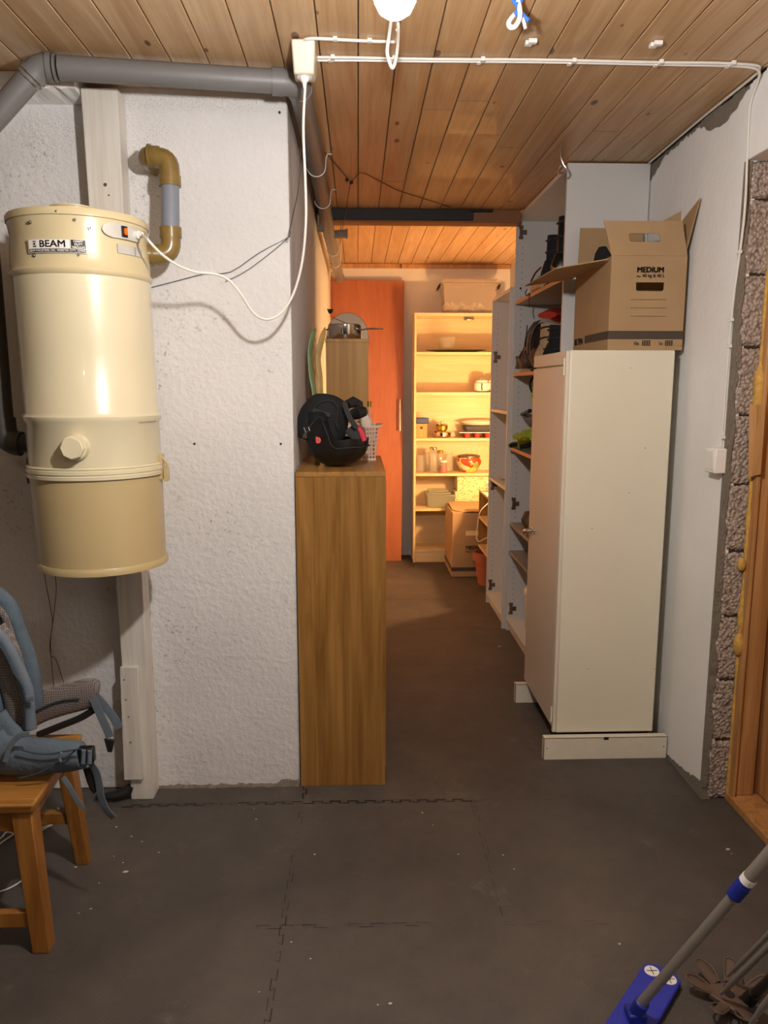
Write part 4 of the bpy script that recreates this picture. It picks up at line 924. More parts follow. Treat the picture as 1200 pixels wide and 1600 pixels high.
# shelf 5
z = SH[4] + e
gc = thing('glass_container', 'smoky glass container with a flat lid on the fifth shelf', 'container', (.66, 6.14, z))
frust(MB(), .555, .765, 6.07, 6.22, z, z + .105, .012).build('container_body', 'green_glass', gc, .008)
MB().box((.54, 6.06, z + .106), (.74, 6.23, z + .122)).box((.56, 6.075, z + .122), (.72, 6.215, z + .14)).build('lid', 'green_glass', gc, .005)
for x0, x1, z0, z1, l in [(.775, .985, z, z + .068, 'speckled paper box, lowest of the stack on the fifth shelf'), (.775, .985, z + .069, z + .132, 'speckled paper box in the middle of the stack on the fifth shelf'), (.79, 1.05, z + .133, z + .255, 'tall speckled paper box on top of the stack on the fifth shelf')]:
    t = thing('patterned_box', l, 'box', ((x0 + x1) / 2, 6.14, z0), 'speckled boxes')
    box('box_body', (x0, 6.06, z0), (x1, 6.24, z1 - .02), 'speckled_paper', t, .001); box('lid', (x0 - .002, 6.058, z1 - .0195), (x1 + .002, 6.242, z1), 'speckled_paper', t, .001)

# ================================================================== CARDBOARD BOX AT THE BACK
cb2 = thing('moving_box', 'closed cardboard moving box on the floor before the birch bookcase', 'cardboard box', (.87, 5.76, 0))
bx0, bx1, by0, by1 = .690, 1.03, 5.54, 6.0
zt2 = .485
MB().box((bx0, by0, 0.001), (bx1, by1, zt2)).build('carton', 'cardboard', cb2, .004)
MB().prism([(bx0 + .08, by0 - .003, zt2 + .0), (bx0 + .12, by0 - .003, zt2 + .008), (bx1, by0 - .003, zt2 + .004), (bx1, by1, zt2 + .014), (bx0 + .02, by1, zt2 + .014), (bx0 + .01, by0 + .1, zt2 + .004)], (0, 0, .004)).build('flap', 'cardboard', cb2)
MB().box((bx0 - .001, by0 - .0012, .045), (bx1, by0, .075)).box((bx0 - .0012, by0, .045), (bx0, by1, .075)).build('printed_stripe', 'cardboard_print', cb2)
text('lettering', 'MEDIUM', .040, 'cardboard_print', cb2, lambda x, y: Vector((.865 + x, by0 - .0012, .222 + y)), bold=.0012)
text('lettering', 'Max 40 kg & 40 L', .021, 'cardboard_print', cb2, lambda x, y: Vector((.865 + x, by0 - .0012, .192 + y)), bold=.0003)
box('lit_hand_hole', (.79, by0 - .001, .315), (.91, by0 + .002, .35), 'birch', cb2)  # pale patch paints the light showing in the hand hole

# ================================================================== LOW SHELF WITH LAMP
ls = thing('low_shelf', 'low wooden shelf unit past the far white wardrobe', 'shelf', (1.0, 5.08, 0))
MB().box((.872, 5.462, .25), (1.19, 5.48, .66)).build('side_panel', 'oak_veneer', ls, .001)
MB().box((.872, 4.925, .25), (1.19, 4.943, .66)).build('side_panel', 'oak_veneer', ls, .001)
for z_ in (.25, .46, .651): MB().box((.872, 4.944, z_), (1.19, 5.461, z_ + .016)).build('shelf', 'birch', ls, .001)
for x, y in ((.885, 4.93), (1.17, 4.93), (1.17, 5.47)): MB().box((x - .01, y - .005, 0), (x + .01, y + .007, .25)).build('leg', 'oak_veneer', ls)
tl = thing('table_lamp', 'small lamp with warm lit bulb on the low shelf, hidden behind the white wardrobe', 'lamp', (1.08, 5.06, .667))
MB().lathe([(.05, 0), (.05, .012), (.012, .02), (.010, .30), (.018, .31), (.018, .36)], (1.08, 5.06, .668), 24).build('lamp_stand', 'white_plastic', tl)
MB().ball((1.08, 5.06, 1.065), .032).build('bulb', 'bulb_warm', tl)
MB().tube([(1.03, 5.05, .672), (.93, 5.03, .672), (.875, 5.02, .674), (.858, 5.0, .64), PY(750, 800, 4.98), PY(746, 822, 5.0), PY(744, 838, 5.0), PY(748, 846, 5.0), PY(757, 842, 4.98), (.86, 4.915, .43)], .003, 8, smooth=5).build('cord', 'cable_white', tl)
st = None
for k, (r, l) in enumerate([(.05, 'white bowl at the bottom of the stack on the low shelf'), (.046, 'white bowl in the middle of the stack on the low shelf'), (.04, 'small white bowl on top of the stack on the low shelf')]):
    tag(MB().lathe([(r * .5, 0), (r, .022), (r * .94, .022), (r * .4, .004), (0, .003)], (.94, 5.33, .668 + k * .0235), 26, cap=(1, 0)).build('bowl', 'white_ceramic'), l, 'bowl', 'stacked white bowls')
tp_ = tag(MB().lathe([(.06, 0), (.084, .175), (.098, .175), (.102, .235), (.090, .235), (.078, .18), (.054, .01), (0, .01)], (.915, 5.34, .001), 36, cap=(1, 0)).build('plant_pot', 'terracotta'), 'empty terracotta pot on the floor beside the cardboard box', 'pot')

# ================================================================== WHITE WARDROBE FRAMES
def holes(mb, x, y, zs, r=.0026):
    for z_ in zs: mb.lathe([(r, 0), (r, .0006)], (x, y, z_), 8, axis=(0, -1, 0))
def mount(par, x, y, z_):
    MB().box((x - .004, y - .006, z_ - .032), (x + .012, y, z_ + .032)).box((x + .012, y - .008, z_ - .012), (x + .035, y, z_ + .012)).box((x - .008, y - .004, z_ - .035), (x + .016, y - .001, z_ - .018)).box((x - .008, y - .004, z_ + .018), (x + .016, y - .001, z_ + .035)).build('hinge_plate', 'mount_steel', par, .001)
W1 = thing('tall_wardrobe', 'tall white open wardrobe frame full of shoes and straps', 'wardrobe', (1.02, 3.78, 0))
X0, Y0, Y1 = .855, 3.27, 4.295
MB().hexa([(X0, Y0, 0), (1.195, Y0, 0), (1.197, Y0 + .018, 0), (X0, Y0 + .018, 0)], [(X0, Y0, 2.294), (1.195, Y0, 2.294), (1.197, Y0 + .018, 2.294), (X0, Y0 + .018, 2.294)]).build('side_panel', 'melamine', W1, .001)
fp = MB().box((X0, Y1 - .018, 0), (1.20, Y1, 2.294)).build('side_panel', 'melamine', W1, .001)
hb = MB(); holes(hb, X0 + .035, Y1 - .018, [.12 + .032 * i for i in range(64)]); holes(hb, X0 + .28, Y1 - .018, [.12 + .032 * i for i in range(64)])
hb.lathe([(.006, 0), (.006, .001)], (X0 + .03, Y1 - .018, 1.925), 12, axis=(0, -1, 0)); hb.build('peg_holes', 'rubber_black', fp)['kind'] = 'stuff'
box('top_panel', (X0, Y0 + .018, 2.272), (1.19, Y1 - .018, 2.292), 'melamine', W1, .001)
box('back_panel', (1.188, Y0 + .018, .08), (1.1935, Y1 - .018, 2.272), 'melamine', W1)
bp = box('bottom_shelf', (X0, Y0 + .018, .06), (1.188, Y1 - .018, .078), 'melamine', W1, .001)
box('plinth', (X0 + .02, Y0 + .018, 0), (X0 + .036, Y1 - .018, .06), 'melamine', W1)
for z_ in (1.855, 1.474, 1.063):
    sh_ = box('shelf', (X0 + .004, Y0 + .019, z_ - .018), (1.186, Y1 - .019, z_), 'shelf_grey', W1, .001); box('edge_strip', (X0 + .002, Y0 + .019, z_ - .018), (X0 + .004, Y1 - .019, z_), 'shelf_wood', sh_)
for z_ in (.637, .475): MB().hexa([(X0 + .004, Y0 + .019, z_ - .018), (1.186, Y0 + .019, z_ - .018), (1.186, Y1 - .019, z_ - .018), (X0 + .004, Y1 - .019, z_ - .018)], [(X0 + .004, Y0 + .019, z_), (1.186, Y0 + .019, z_ ), (1.186, Y1 - .019, z_ ), (X0 + .004, Y1 - .019, z_)]).build('shelf', 'shelf_grey', W1, .001)
for z_ in (2.215, 1.50 + .03, .745, .13): mount(W1, X0 + .02, Y1 - .018, z_)
W2 = thing('narrow_wardrobe', 'lower white open wardrobe frame with empty shelves, farther down the corridor', 'wardrobe', (1.0, 4.6, 0))
X2, Y2, Y3 = .835, 4.305, 4.875
MB().box((X2, Y2, 0), (1.205, Y2 + .018, 1.935)).build('side_panel', 'melamine', W2, .001)
fp = MB().box((X2, Y3 - .018, 0), (1.205, Y3, 1.935)).build('side_panel', 'melamine', W2, .001)
hb = MB(); holes(hb, X2 + .035, Y3 - .018, [.12 + .032 * i for i in range(55)]); hb.build('peg_holes', 'rubber_black', fp)['kind'] = 'stuff'
box('top_panel', (X2, Y2 + .018, 1.915), (1.2, Y3 - .018, 1.933), 'melamine', W2, .001)
box('back_panel', (1.196, Y2 + .018, .06), (1.202, Y3 - .018, 1.915), 'melamine', W2)
box('bottom_shelf', (X2, Y2 + .018, .055), (1.196, Y3 - .018, .073), 'melamine', W2, .001)
box('plinth', (X2 + .02, Y2 + .018, 0), (X2 + .036, Y3 - .018, .055), 'melamine', W2)
for z_ in (1.262, .83): box('shelf', (X2 + .003, Y2 + .019, z_ - .018), (1.194, Y3 - .019, z_), 'melamine', W2, .001)
for z_ in (1.58, .78, .12): mount(W2, X2 + .02, Y3 - .018, z_)
tag(MB().lathe([(.06, 0), (.095, .012), (.09, .012), (.05, .004), (0, .003)], (.96, 4.7, .831), 28, cap=(1, 0)).build('plate', 'white_ceramic'), 'white plate on the middle shelf of the narrow wardrobe', 'plate')

# things on the tall wardrobe's shelves
def shoe(loc, L, H_, rot, up_m, sole_m, label, group, W_=.05, ankle=.0):
    t = thing('shoe' if not ankle else 'boot', label, 'shoe' if not ankle else 'boot', loc, group)
    R = Matrix.Translation(loc) @ Matrix.Rotation(rot, 4, 'Z')
    s0 = MB().prism([R @ Vector((math.cos(a) * W_ * (1 + .08 * math.sin(a)), math.sin(a) * L / 2, .0)) for a in [i * PI / 12 for i in range(24)]], (0, 0, .02)); s0.build('sole', sole_m, t, .004)
    pth = [(0, -L * .48, .03), (0, -L * .40, .035), (0, -L * .2, .045), (0, 0, .055), (0, L * .2, .055 + H_ * .15), (0, L * .42, .05 + H_ * .15), (0, L * .49, .05)]
    rz = [.012, .022, .032, .042, .05 + H_ * .2, .048 + H_ * .2, .03]; rx = [.02, W_ * .8, W_ * .9, W_ * .85, W_ * .8, W_ * .75, W_ * .5]
    u_ = MB().loft([R @ Vector(p) for p in pth], rz, rx, n=16, up=(0, 0, 1)); u_.build('upper', up_m, t)
    if ankle: MB().loft([R @ Vector(p) for p in ((0, L * .24, .06), (0, L * .26, ankle * .6), (0, L * .24, ankle))], [L * .22, L * .2, L * .21], [W_ * .8, W_ * .75, W_ * .8], up=(R.to_3x3() @ Vector((0, 1, 0)))).build('shaft', up_m, t)
    lc_ = MB()
    for k in range(4):
        y = -L * .12 + k * L * .075; zz = .055 + .038 + H_ * .04 * k
        lc_.tube([R @ Vector((-W_ * .5, y, zz - .006)), R @ Vector((0, y, zz + .008)), R @ Vector((W_ * .5, y, zz - .006))], .0028, 6)
    lc_.build('laces', 'cable_grey', t)
    if ankle:
        for q_ in (.45, .7, .92):
            MB().tube([R @ Vector((math.cos(a) * W_ * .84, L * .245 + math.sin(a) * L * .225, ankle * q_ + .004 * math.sin(3 * a))) for a in [i * PI / 12 for i in range(24)]], .0045, 6, closed=True).build('buckle_strap', 'black_grey_fabric', t)
    return t
zS = 1.8555
shoe(Vector((1.01, 3.76, zS)), .27, .1, PI / 2 + .3, 'black_fabric', 'maroon', 'black boot with red trim on the top shelf of the tall wardrobe', 'footwear', ankle=.24)
shoe(Vector((1.01, 3.53, zS)), .27, .1, PI / 2 + .1, 'black_plastic', 'rubber_black', 'black ski boot nearer the near panel on the wardrobe top shelf', 'footwear', .055, ankle=.28)
stp = thing('red_strap', 'thin red strap trailing over the edge of the wardrobe top shelf', 'strap', (.88, 4.05, zS))
MB().tube([PX(845, 418, .93), PX(838, 425, .92), PX(833, 433, .90), PX(830, 440, .88)], .005, 8, smooth=4).tube([PX(824, 452, .86), PX(821, 457, .853), PX(823, 462, .852), PX(828, 458, .853), PX(826, 470, .851), PX(827, 480, .850)], .0028, 6, smooth=4).build('strap', 'maroon', stp)
tag(MB().loft([PX(834, 452, .89), PX(842, 447, .89), PX(850, 446, .89)], [.018, .024, .014], [.02, .03, .02]).build('tan_bundle', 'tan_leather'), 'pale tan bundle lying at the edge of the wardrobe top shelf', 'bundle')
zS = 1.4745
bgp = thing('black_bag', 'black strappy bag with a dangling cord on the second shelf of the tall wardrobe', 'bag', (.93, 4.02, zS))
MB().loft(spline([Vector((.945, 4.05, zS + .03)), Vector((.945, 4.05, zS + .12)), Vector((.95, 4.04, zS + .2)), Vector((.955, 4.03, zS + .25))], 4), [.07, .085, .09, .09, .09, .088, .085, .08, .075, .07, .05, .03, .01], [.05, .06, .065, .065, .06, .06, .055, .05, .045, .04, .03, .02, .01], up=(0, 1, 0)).build('bag_body', 'black_fabric', bgp)
for k in range(5):
    y = 3.98 + .035 * k; MB().loft(spline([Vector((.893, y, zS + .05)), Vector((.882, y + .01, zS + .12)), Vector((.892, y, zS + .2)), Vector((.93, y, zS + .26))], 4), .007, .002, up=(0, 1, 0), pw=.6).build('strap', 'black_grey_fabric' if k % 2 else 'black_plastic', bgp)
MB().tube([PX(824, 508, .875), PX(822, 525, .87), PX(820, 540, .868), PX(813, 555, .865), PX(811, 562, .87)], .003, 8, smooth=5).build('cord', 'rubber_black', bgp)
shoe(Vector((.995, 4.205, zS)), .25, .05, PI / 2 + .15, 'brown_leather', 'tan_leather', 'brown shoe with a pale sole at the far end of the second wardrobe shelf', 'footwear')
shoe(Vector((.995, 3.90, zS)), .25, .05, PI / 2 - .1, 'brown_leather', 'rubber_black', 'brown shoe with dark sole beside the black strappy bag', 'footwear')
shoe(Vector((1.0, 3.75, zS)), .27, .08, PI / 2, 'tan_leather', 'rubber_black', 'tan boot with red top on the second wardrobe shelf', 'footwear', ankle=.22)
shoe(Vector((1.0, 3.58, zS)), .27, .08, PI / 2, 'black_fabric', 'rubber_black', 'black boot behind the metal cabinet on the second wardrobe shelf', 'footwear', ankle=.2)
tag(MB().loft([Vector((.9, 3.72, zS + .26)), Vector((.95, 3.78, zS + .275)), Vector((1.0, 3.85, zS + .25))], [.016, .024, .012], [.05, .06, .04]).build('red_cloth', 'red'), 'crumpled red cloth on top of the tan boot', 'cloth')
zS = 1.0635
def glove(loc, rot, m1, m2, label, sc=1.0):
    t = thing('glove', label, 'glove', loc, 'gloves and straps on the third wardrobe shelf'); R = Matrix.Translation(loc) @ Matrix.Rotation(rot, 4, 'Z')
    MB().loft([R @ Vector(p) for p in ((0, 0, .03), (.05 * sc, 0, .035), (.09 * sc, 0, .03))], [.022, .03, .026], [.035, .05, .045]).build('palm', m1, t)
    MB().loft([R @ Vector(p) for p in ((-.06 * sc, 0, .03), (0, 0, .03))], [.03, .022], [.045, .036]).build('cuff', m2, t)
    for k in range(4): MB().tube([R @ Vector((.08, -.033 + k * .022, .03)), R @ Vector((.12, -.035 + k * .024, .028)), R @ Vector((.145 - .01 * abs(k - 1.5), -.036 + k * .025, .018))], .011, 8).build('finger', m2 if k % 2 else m1, t)
    MB().tube([R @ Vector((.02, .04, .03)), R @ Vector((.05, .065, .025)), R @ Vector((.075, .072, .02))], .012, 8).build('thumb', m2, t); return t
glove(Vector((.95, 4.10, zS)), PI - .3, 'green_fabric', 'black_fabric', 'green and black glove lying on the third wardrobe shelf')
glove(Vector((.95, 3.99, zS + .055)), PI + .1, 'green_fabric', 'green_fabric', 'bright green glove on top of the other on the third wardrobe shelf')
hk2 = thing('hanging_strap', 'black strap with a green buckle hanging under the second wardrobe shelf', 'strap', (.95, 4.05, 1.4))
MB().tube(spline([Vector((.91, 4.02, 1.450)), Vector((.89, 4.0, 1.41)), Vector((.90, 3.96, 1.37)), Vector((.93, 3.94, 1.40)), Vector((.92, 3.99, 1.44))], 5), .006, 8).tube(spline([Vector((.93, 4.0, 1.45)), Vector((.92, 3.98, 1.38)), Vector((.93, 3.95, 1.30))], 5), .010, 8).build('strap', 'black_fabric', hk2)
MB().box((.895, 3.93, 1.352), (.925, 4.01, 1.385)).box((.90, 3.95, 1.315), (.93, 4.0, 1.345)).build('buckle', 'green_fabric', hk2, .006)
MB().tube([PX(808, 652, .91), PX(816, 647, .91), PX(828, 642, .92)], [.006, .009, .012], 8).tube([PX(816, 647, .915), PX(826, 656, .925), PX(838, 655, .94)], [.008, .016, .02], 8).build('tab', 'black_plastic', hk2)
shoe(Vector((.99, 3.98, .638)), .25, .05, PI / 2 + .2, 'brown_leather', 'rubber_black', 'dark brown shoe on the grey shelf near the cabinet lock', 'footwear')
shoe(Vector((.99, 3.84, .638)), .25, .05, PI / 2 + .1, 'brown_leather', 'rubber_black', 'second dark brown shoe on the grey shelf, nearer the metal cabinet', 'footwear')
bu = thing('plastic_bucket', 'off-white lidded plastic bucket at the bottom of the tall wardrobe', 'bucket', (.985, 3.86, .079))
MB().lathe([(.07, 0), (.075, .01), (.082, .19), (.086, .192), (.086, .2), (.082, .202)], (.985, 4.02, .0785), 30).build('bucket_body', 'bucket_white', bu)
MB().lathe([(.088, .205), (.09, .212), (.088, .228), (.08, .245), (0, .25)], (.985, 4.02, .0785), 30).build('lid', 'bucket_white', bu)

# ================================================================== METAL CABINET
mc = thing('metal_cabinet', 'cream steel cabinet with a locking handle, standing side-on on a base', 'cabinet', (.93, 3.0, 0))
MX0, MX1, MY0, MY1 = .737, 1.125, 2.738, 3.255
box('carcass', (MX0 + .012, MY0, .092), (MX1, MY1, 1.527), 'steel_cream', mc, .006, seg=3)
dz = MB().box((MX0, MY0 + .022, .108), (MX0 + .011, MY1 - .004, 1.472)).build('door', 'steel_cream_door', mc, .003)
box('door_header', (MX0, MY0 + .02, 1.477), (MX0 + .0115, MY1 - .004, 1.524), 'steel_cream_door', mc, .003)
box('front_stile', (MX0 - .001, MY0 + .002, .095), (MX0 + .0118, MY0 + .018, 1.524), 'steel_cream_door', mc, .002)
MB().tube([(MX0 - .001, MY0 + .02, 1.44), (MX0 - .001, MY0 + .02, 1.50)], .005, 10).tube([(MX0 - .001, MY0 + .02, .13), (MX0 - .001, MY0 + .02, .19)], .005, 10).build('hinge', 'steel_cream', mc)
hp = PX(833, 815, MX0)
hd = thing_h = MB().lathe([(.018, 0), (.018, .004), (.010, .006), (.010, .03)], (MX0 - .0005, 3.16, .80), 20, axis=(-1, 0, 0)).build('lock_handle', 'chrome', mc)
MB().loft([(MX0 - .028, 3.16, .80), (MX0 - .032, 3.185, .797), (MX0 - .03, 3.215, .785)], [.008, .007, .009], [.006, .005, .006]).build('lever', 'chrome', hd)
dots = MB()
for x, y in [(925, 826), (983, 770), (918, 1045), (1008, 700), (1022, 1045), (985, 575)]:
    p = PY(x, y, MY0); dots.lathe([(.0018, 0), (.0018, .0006)], p, 8, axis=(0, -1, 0))
dots.build('rivet_hole', 'rubber_black', mc)
for y0 in (2.705, 3.268 - .03):
    ch = MB().box((.697, y0, .001), (1.168, y0 + .003, .088)).box((.697, y0, .0855), (1.168, y0 + .028, .0885)).box((.697, y0, .001), (.6985, y0 + .028, .088))
    b_ = ch.build('base_channel', 'steel_base', mc)
MB().box((.925, 2.7035, .078), (.943, 2.7055, .0887)).box((.707, 2.7035, .045), (.711, 2.7052, .049)).box((1.155, 2.7035, .045), (1.159, 2.7052, .049)).build('slot', 'rubber_black', mc)

# cardboard box on top
cbx = thing('moving_box', 'open cardboard moving box on top of the cream metal cabinet', 'cardboard box', (1.02, 2.98, 1.528))
T = .004; cx0, cx1, cy0, cy1, cz0, cz1 = .887, 1.155, 2.757, 3.20, 1.528, 1.850
def wall_with_hole(fn, w0, w1, h0, h1, holes_, th, name, mat, par):
    """panel in (u,v) with rounded slot holes, fn maps (u,v,depth)"""
    us = sorted({w0, w1} | {h[0] for h in holes_} | {h[1] for h in holes_}); vs2 = sorted({h0, h1} | {h[2] for h in holes_} | {h[3] for h in holes_}); mb = MB()
    for a, b in zip(us, us[1:]):
        for c, d in zip(vs2, vs2[1:]):
            if any(a >= h[0] - 1e-6 and b <= h[1] + 1e-6 and c >= h[2] - 1e-6 and d <= h[3] + 1e-6 for h in holes_): continue
            mb.hexa([fn(a, c, 0), fn(b, c, 0), fn(b, c, th), fn(a, c, th)], [fn(a, d, 0), fn(b, d, 0), fn(b, d, th), fn(a, d, th)])
    for h in holes_:
        r = h[4]
        for (cu, cv, su, sv) in ((h[0], h[2], 1, 1), (h[1], h[2], -1, 1)) + (((h[0], h[3], 1, -1), (h[1], h[3], -1, -1)) if h[5] else ()):
            pts = [(cu, cv)] + [(cu + su * r * (1 - math.cos(t)), cv + sv * r * (1 - math.sin(t))) for t in [i * PI / 12 for i in range(7)]]
            P_ = [fn(u, v, 0) for u, v in pts]; Q_ = [fn(u, v, th) for u, v in pts]; n_ = len(pts)
            mb.add(P_ + Q_, [list(range(n_)), list(range(n_, 2 * n_))] + [[i, (i + 1) % n_, (i + 1) % n_ + n_, i + n_] for i in range(n_)])
    return mb.build(name, mat, par)
hl = PY(994, 441, cy0); hr = PY(1037, 455, cy0)
wall_with_hole(lambda u, v, d: Vector((u, cy0 + d, v)), cx0, cx1, cz0, cz1, [(hl.x, hr.x, hr.z, hl.z, .010, False)], T, 'front_wall', 'cardboard', cbx)
box('side_wall', (cx0, cy0 + T, cz0), (cx0 + T, cy1 - T, cz1), 'cardboard', cbx); box('side_wall', (cx1 - T, cy0 + T, cz0), (cx1, cy1 - T, cz1), 'cardboard', cbx)
box('back_wall', (cx0, cy1 - T, cz0), (cx1, cy1, cz1), 'cardboard', cbx); box('bottom', (cx0 + T, cy0 + T, cz0), (cx1 - T, cy1 - T, cz0 + T), 'cardboard', cbx)
# front flap, upright with a slot
fa = PY(943, 345, cy0); fb = PY(1066, 344, cy0); g0 = PY(986, 378, cy0); g1 = PY(1033, 365, cy0)
def ff(u, v, d):
    t = (v - cz1) / (fa.z - cz1); lo = cx0 + (fa.x - cx0) * t; hi = cx1 + (fb.x - cx1) * t
    return Vector((lo + (hi - lo) * (u - cx0) / (cx1 - cx0), cy0 + d - .004 * t, v))
wall_with_hole(ff, cx0, cx1, cz1 + .0005, fa.z, [(g0.x + .008, g1.x + .012, g0.z, g1.z, .008, True)], T, 'flap', 'cardboard', cbx)
def slab(pts, d, name='flap'): return MB().prism(pts, d).build(name, 'cardboard', cbx)
slab([PY(950, 404, cy0 + .01), PX(893, 435, cx0 - .002), PX(820, 446, .70), PX(869, 418, .70)], (0, 0, -.004))
slab([(cx0 + .003, cy1 - .004, cz1), (cx1 - .002, cy1 - .004, cz1), (cx1 - .002, cy1 + .01, cz1 + .18), (cx0 + .012, cy1 + .01, cz1 + .18)], (0, -.004, 0))
slab([(cx1 - .001, 2.775, cz1), (cx1 + .010, 2.70, 2.03), (cx1 + .012, 2.83, 1.99), (cx1 - .001, 3.15, cz1)], (-.004, 0, 0))
slab([PY(1036, 345, 2.9), PY(1071, 326, 2.9), PY(1073, 350, 2.9), PY(1073, 400, 2.9), PY(1060, 400, 2.9)], (0, .004, 0))
pr_ = MB(); sa = PY(950, 530, cy0); sb = PY(1072, 517, cy0)
z0s, z1s = PY(1000, 530, cy0).z, PY(1000, 517, cy0).z
pr_.box((cx0, cy0 - .0008, z0s), (cx1, cy0, z1s)).box((cx0 - .0008, cy0, z0s), (cx0, 3.04, z1s))
for yy in (468, 481, 494):
    a = PY(985, yy, cy0); b = PY(1041, yy, cy0); pr_.box((a.x, cy0 - .0008, a.z - .0007), (b.x, cy0, a.z + .0007))
for (xa, xb) in ((1003, 1017), (1039, 1052)):
    a = PY(xa, 540, cy0); b = PY(xb, 532, cy0); w_ = (b.x - a.x); h_ = b.z - a.z
    for i in range(4): pr_.box((a.x + w_ * i / 4, cy0 - .0008, a.z), (a.x + w_ * (i + .55) / 4, cy0, b.z))
    for j in range(3): pr_.box((a.x, cy0 - .0008, a.z + h_ * j / 2.4), (b.x, cy0, a.z + h_ * (j + .35) / 2.4))
pr_.build('printed_stripe', 'cardboard_print', cbx)
def ft_(x, y): p = PY(x, y, cy0); return lambda u, v: Vector((p.x + u, cy0 - .001, p.z + v))
text('lettering', 'MEDIUM', .0255, 'cardboard_print', cbx, ft_(1016.5, 422), bold=.0011)
text('lettering', 'Max', .0085, 'cardboard_print', cbx, ft_(998, 432), bold=.0002)
text('lettering', '40 kg & 40 L', .0155, 'cardboard_print', cbx, ft_(1021, 431), bold=.0004)
text('lettering', '10x', .017, 'cardboard_print', cbx, ft_(994, 537), bold=.0003, sx=.85)
text('lettering', '1x', .017, 'cardboard_print', cbx, ft_(1032, 537), bold=.0003, sx=.85)
text('lettering', '— ▪', .011, 'cardboard_print', cbx, ft_(1061, 540), bold=0)
text('lettering', 'BILTEMA', .034, 'cardboard_print', cbx, lambda u, v: Vector((cx0 - .001, 3.122 - u, z0s + .010 + v)), bold=.0012, sx=.88)
# dark things inside the box
tag(MB().loft([(.935, 3.02, 1.80), (.935, 3.02, 1.86), (.937, 3.02, 1.90), (.935, 3.02, 1.925)], [.03, .035, .03, .015], [.03, .035, .03, .015], n=6, up=(1, 0, 0)).build('dark_parcel', 'black_fabric', None, flat=True), 'dark wrapped parcel poking out of the open cardboard box', 'parcel')
tag(MB().box((.95, 2.80, 1.534), (1.10, 3.1, 1.74)).build('packed_item', 'ski_green', None, .01), 'greenish packed item seen through the hand hole of the open box', 'item')

# ================================================================== STOOL
stl = thing('wooden_stool', 'worn yellow pine stool carrying the backpack', 'stool', (-1.0, 1.94, 0))
SZ = .402
MB().hexa([(-1.30, 1.752, SZ - .028), (-.795, 1.752, SZ - .028), (-.812, 2.13, SZ - .028), (-1.30, 2.13, SZ - .028)], [(-1.30, 1.745, SZ), (-.789, 1.745, SZ), (-.806, 2.135, SZ), (-1.30, 2.135, SZ)]).build('seat', 'pine_stool_top', stl, .006)
def leg(xt, yt, xb, yb, w_=.028):
    h = w_ * .5; k = 1.0
    MB().hexa([(xb - h * k, yb - h * k, 0), (xb + h * k, yb - h * k, 0), (xb + h * k, yb + h * k, 0), (xb - h * k, yb + h * k, 0)], [(xt - h * 1.2, yt - h * 1.2, SZ - .028), (xt + h * 1.2, yt - h * 1.2, SZ - .028), (xt + h * 1.2, yt + h * 1.2, SZ - .028), (xt - h * 1.2, yt + h * 1.2, SZ - .028)]).build('leg', 'pine_stool', stl, .003)
leg(-.828, 1.785, -.800, 1.765, .042); leg(-.845, 2.09, -.825, 2.125, .038); leg(-1.26, 1.785, -1.28, 1.765, .042); leg(-1.26, 2.09, -1.28, 2.125, .038)
box('apron', (-1.25, 1.772, SZ - .085), (-.845, 1.79, SZ - .0285), 'pine_stool', stl, .002)
box('apron', (-1.25, 2.085, SZ - .085), (-.86, 2.10, SZ - .0285), 'pine_stool', stl, .002)
MB().hexa([(-.838, 1.80, SZ - .085), (-.822, 1.80, SZ - .085), (-.838, 2.08, SZ - .075), (-.854, 2.08, SZ - .075)], [(-.838, 1.80, SZ - .0285), (-.822, 1.80, SZ - .0285), (-.838, 2.08, SZ - .0285), (-.854, 2.08, SZ - .0285)]).build('apron', 'pine_stool', stl, .002)
box('stretcher', (-1.26, 1.757, .065), (-.82, 1.777, .105), 'pine_stool', stl, .002)
box('stretcher', (-1.26, 2.10, .135), (-.84, 2.125, .170), 'pine_stool', stl, .002)
fc = MB().tube([PZ(-40, 1350, .004), PZ(0, 1318, .004), PZ(30, 1300, .005), PZ(60, 1295, .004), PZ(85, 1285, .004), PZ(94, 1272, .004), PZ(90, 1262, .004)], .0022, 6, smooth=5)
fc.tube([PZ(-40, 1330, .008), PZ(0, 1310, .008), PZ(12, 1300, .007), PZ(40, 1308, .006), PZ(75, 1292, .005), PZ(92, 1282, .004)], .0022, 6, smooth=5)
fc.tube([PZ(40, 1372, .004), PZ(20, 1385, .004), PZ(0, 1393, .004), PZ(-30, 1400, .004)], .0024, 6, smooth=5)
tag(fc.build('floor_cable', 'cable_white'), 'tangled thin white cable lying on the floor under the stool', 'cable')

# ================================================================== BACKPACK
bp_ = thing('backpack', 'blue-grey hiking backpack with open hip belt leaning on the pine stool', 'backpack', (-1.08, 1.96, SZ))
pp = spline([Vector((-1.08, 1.96, .412)), Vector((-1.07, 1.96, .46)), Vector((-1.08, 1.97, .6)), Vector((-1.12, 1.98, .78)), Vector((-1.18, 1.99, .92)), Vector((-1.22, 1.99, 1.0))], 4)
m = len(pp)
MB().loft(pp, [.10 + .05 * math.sin(min(1, i / 6) * PI / 2) - .06 * max(0, i - 14) / 6 for i in range(m)], [.13 + .03 * math.sin(min(1, i / 6) * PI / 2) - .08 * max(0, i - 14) / 6 for i in range(m)], up=(1, 0, 0), n=20, pw=.8).build('main_bag', 'pack_blue', bp_)
def P_(lst, Y): return spline([PY(x, y, Y if not isinstance(Y, list) else Y[i]) for i, (x, y) in enumerate(lst)], 5)
q = P_([(-12, 985), (5, 1010), (18, 1050), (28, 1090), (36, 1140)], 1.93); k = len(q)
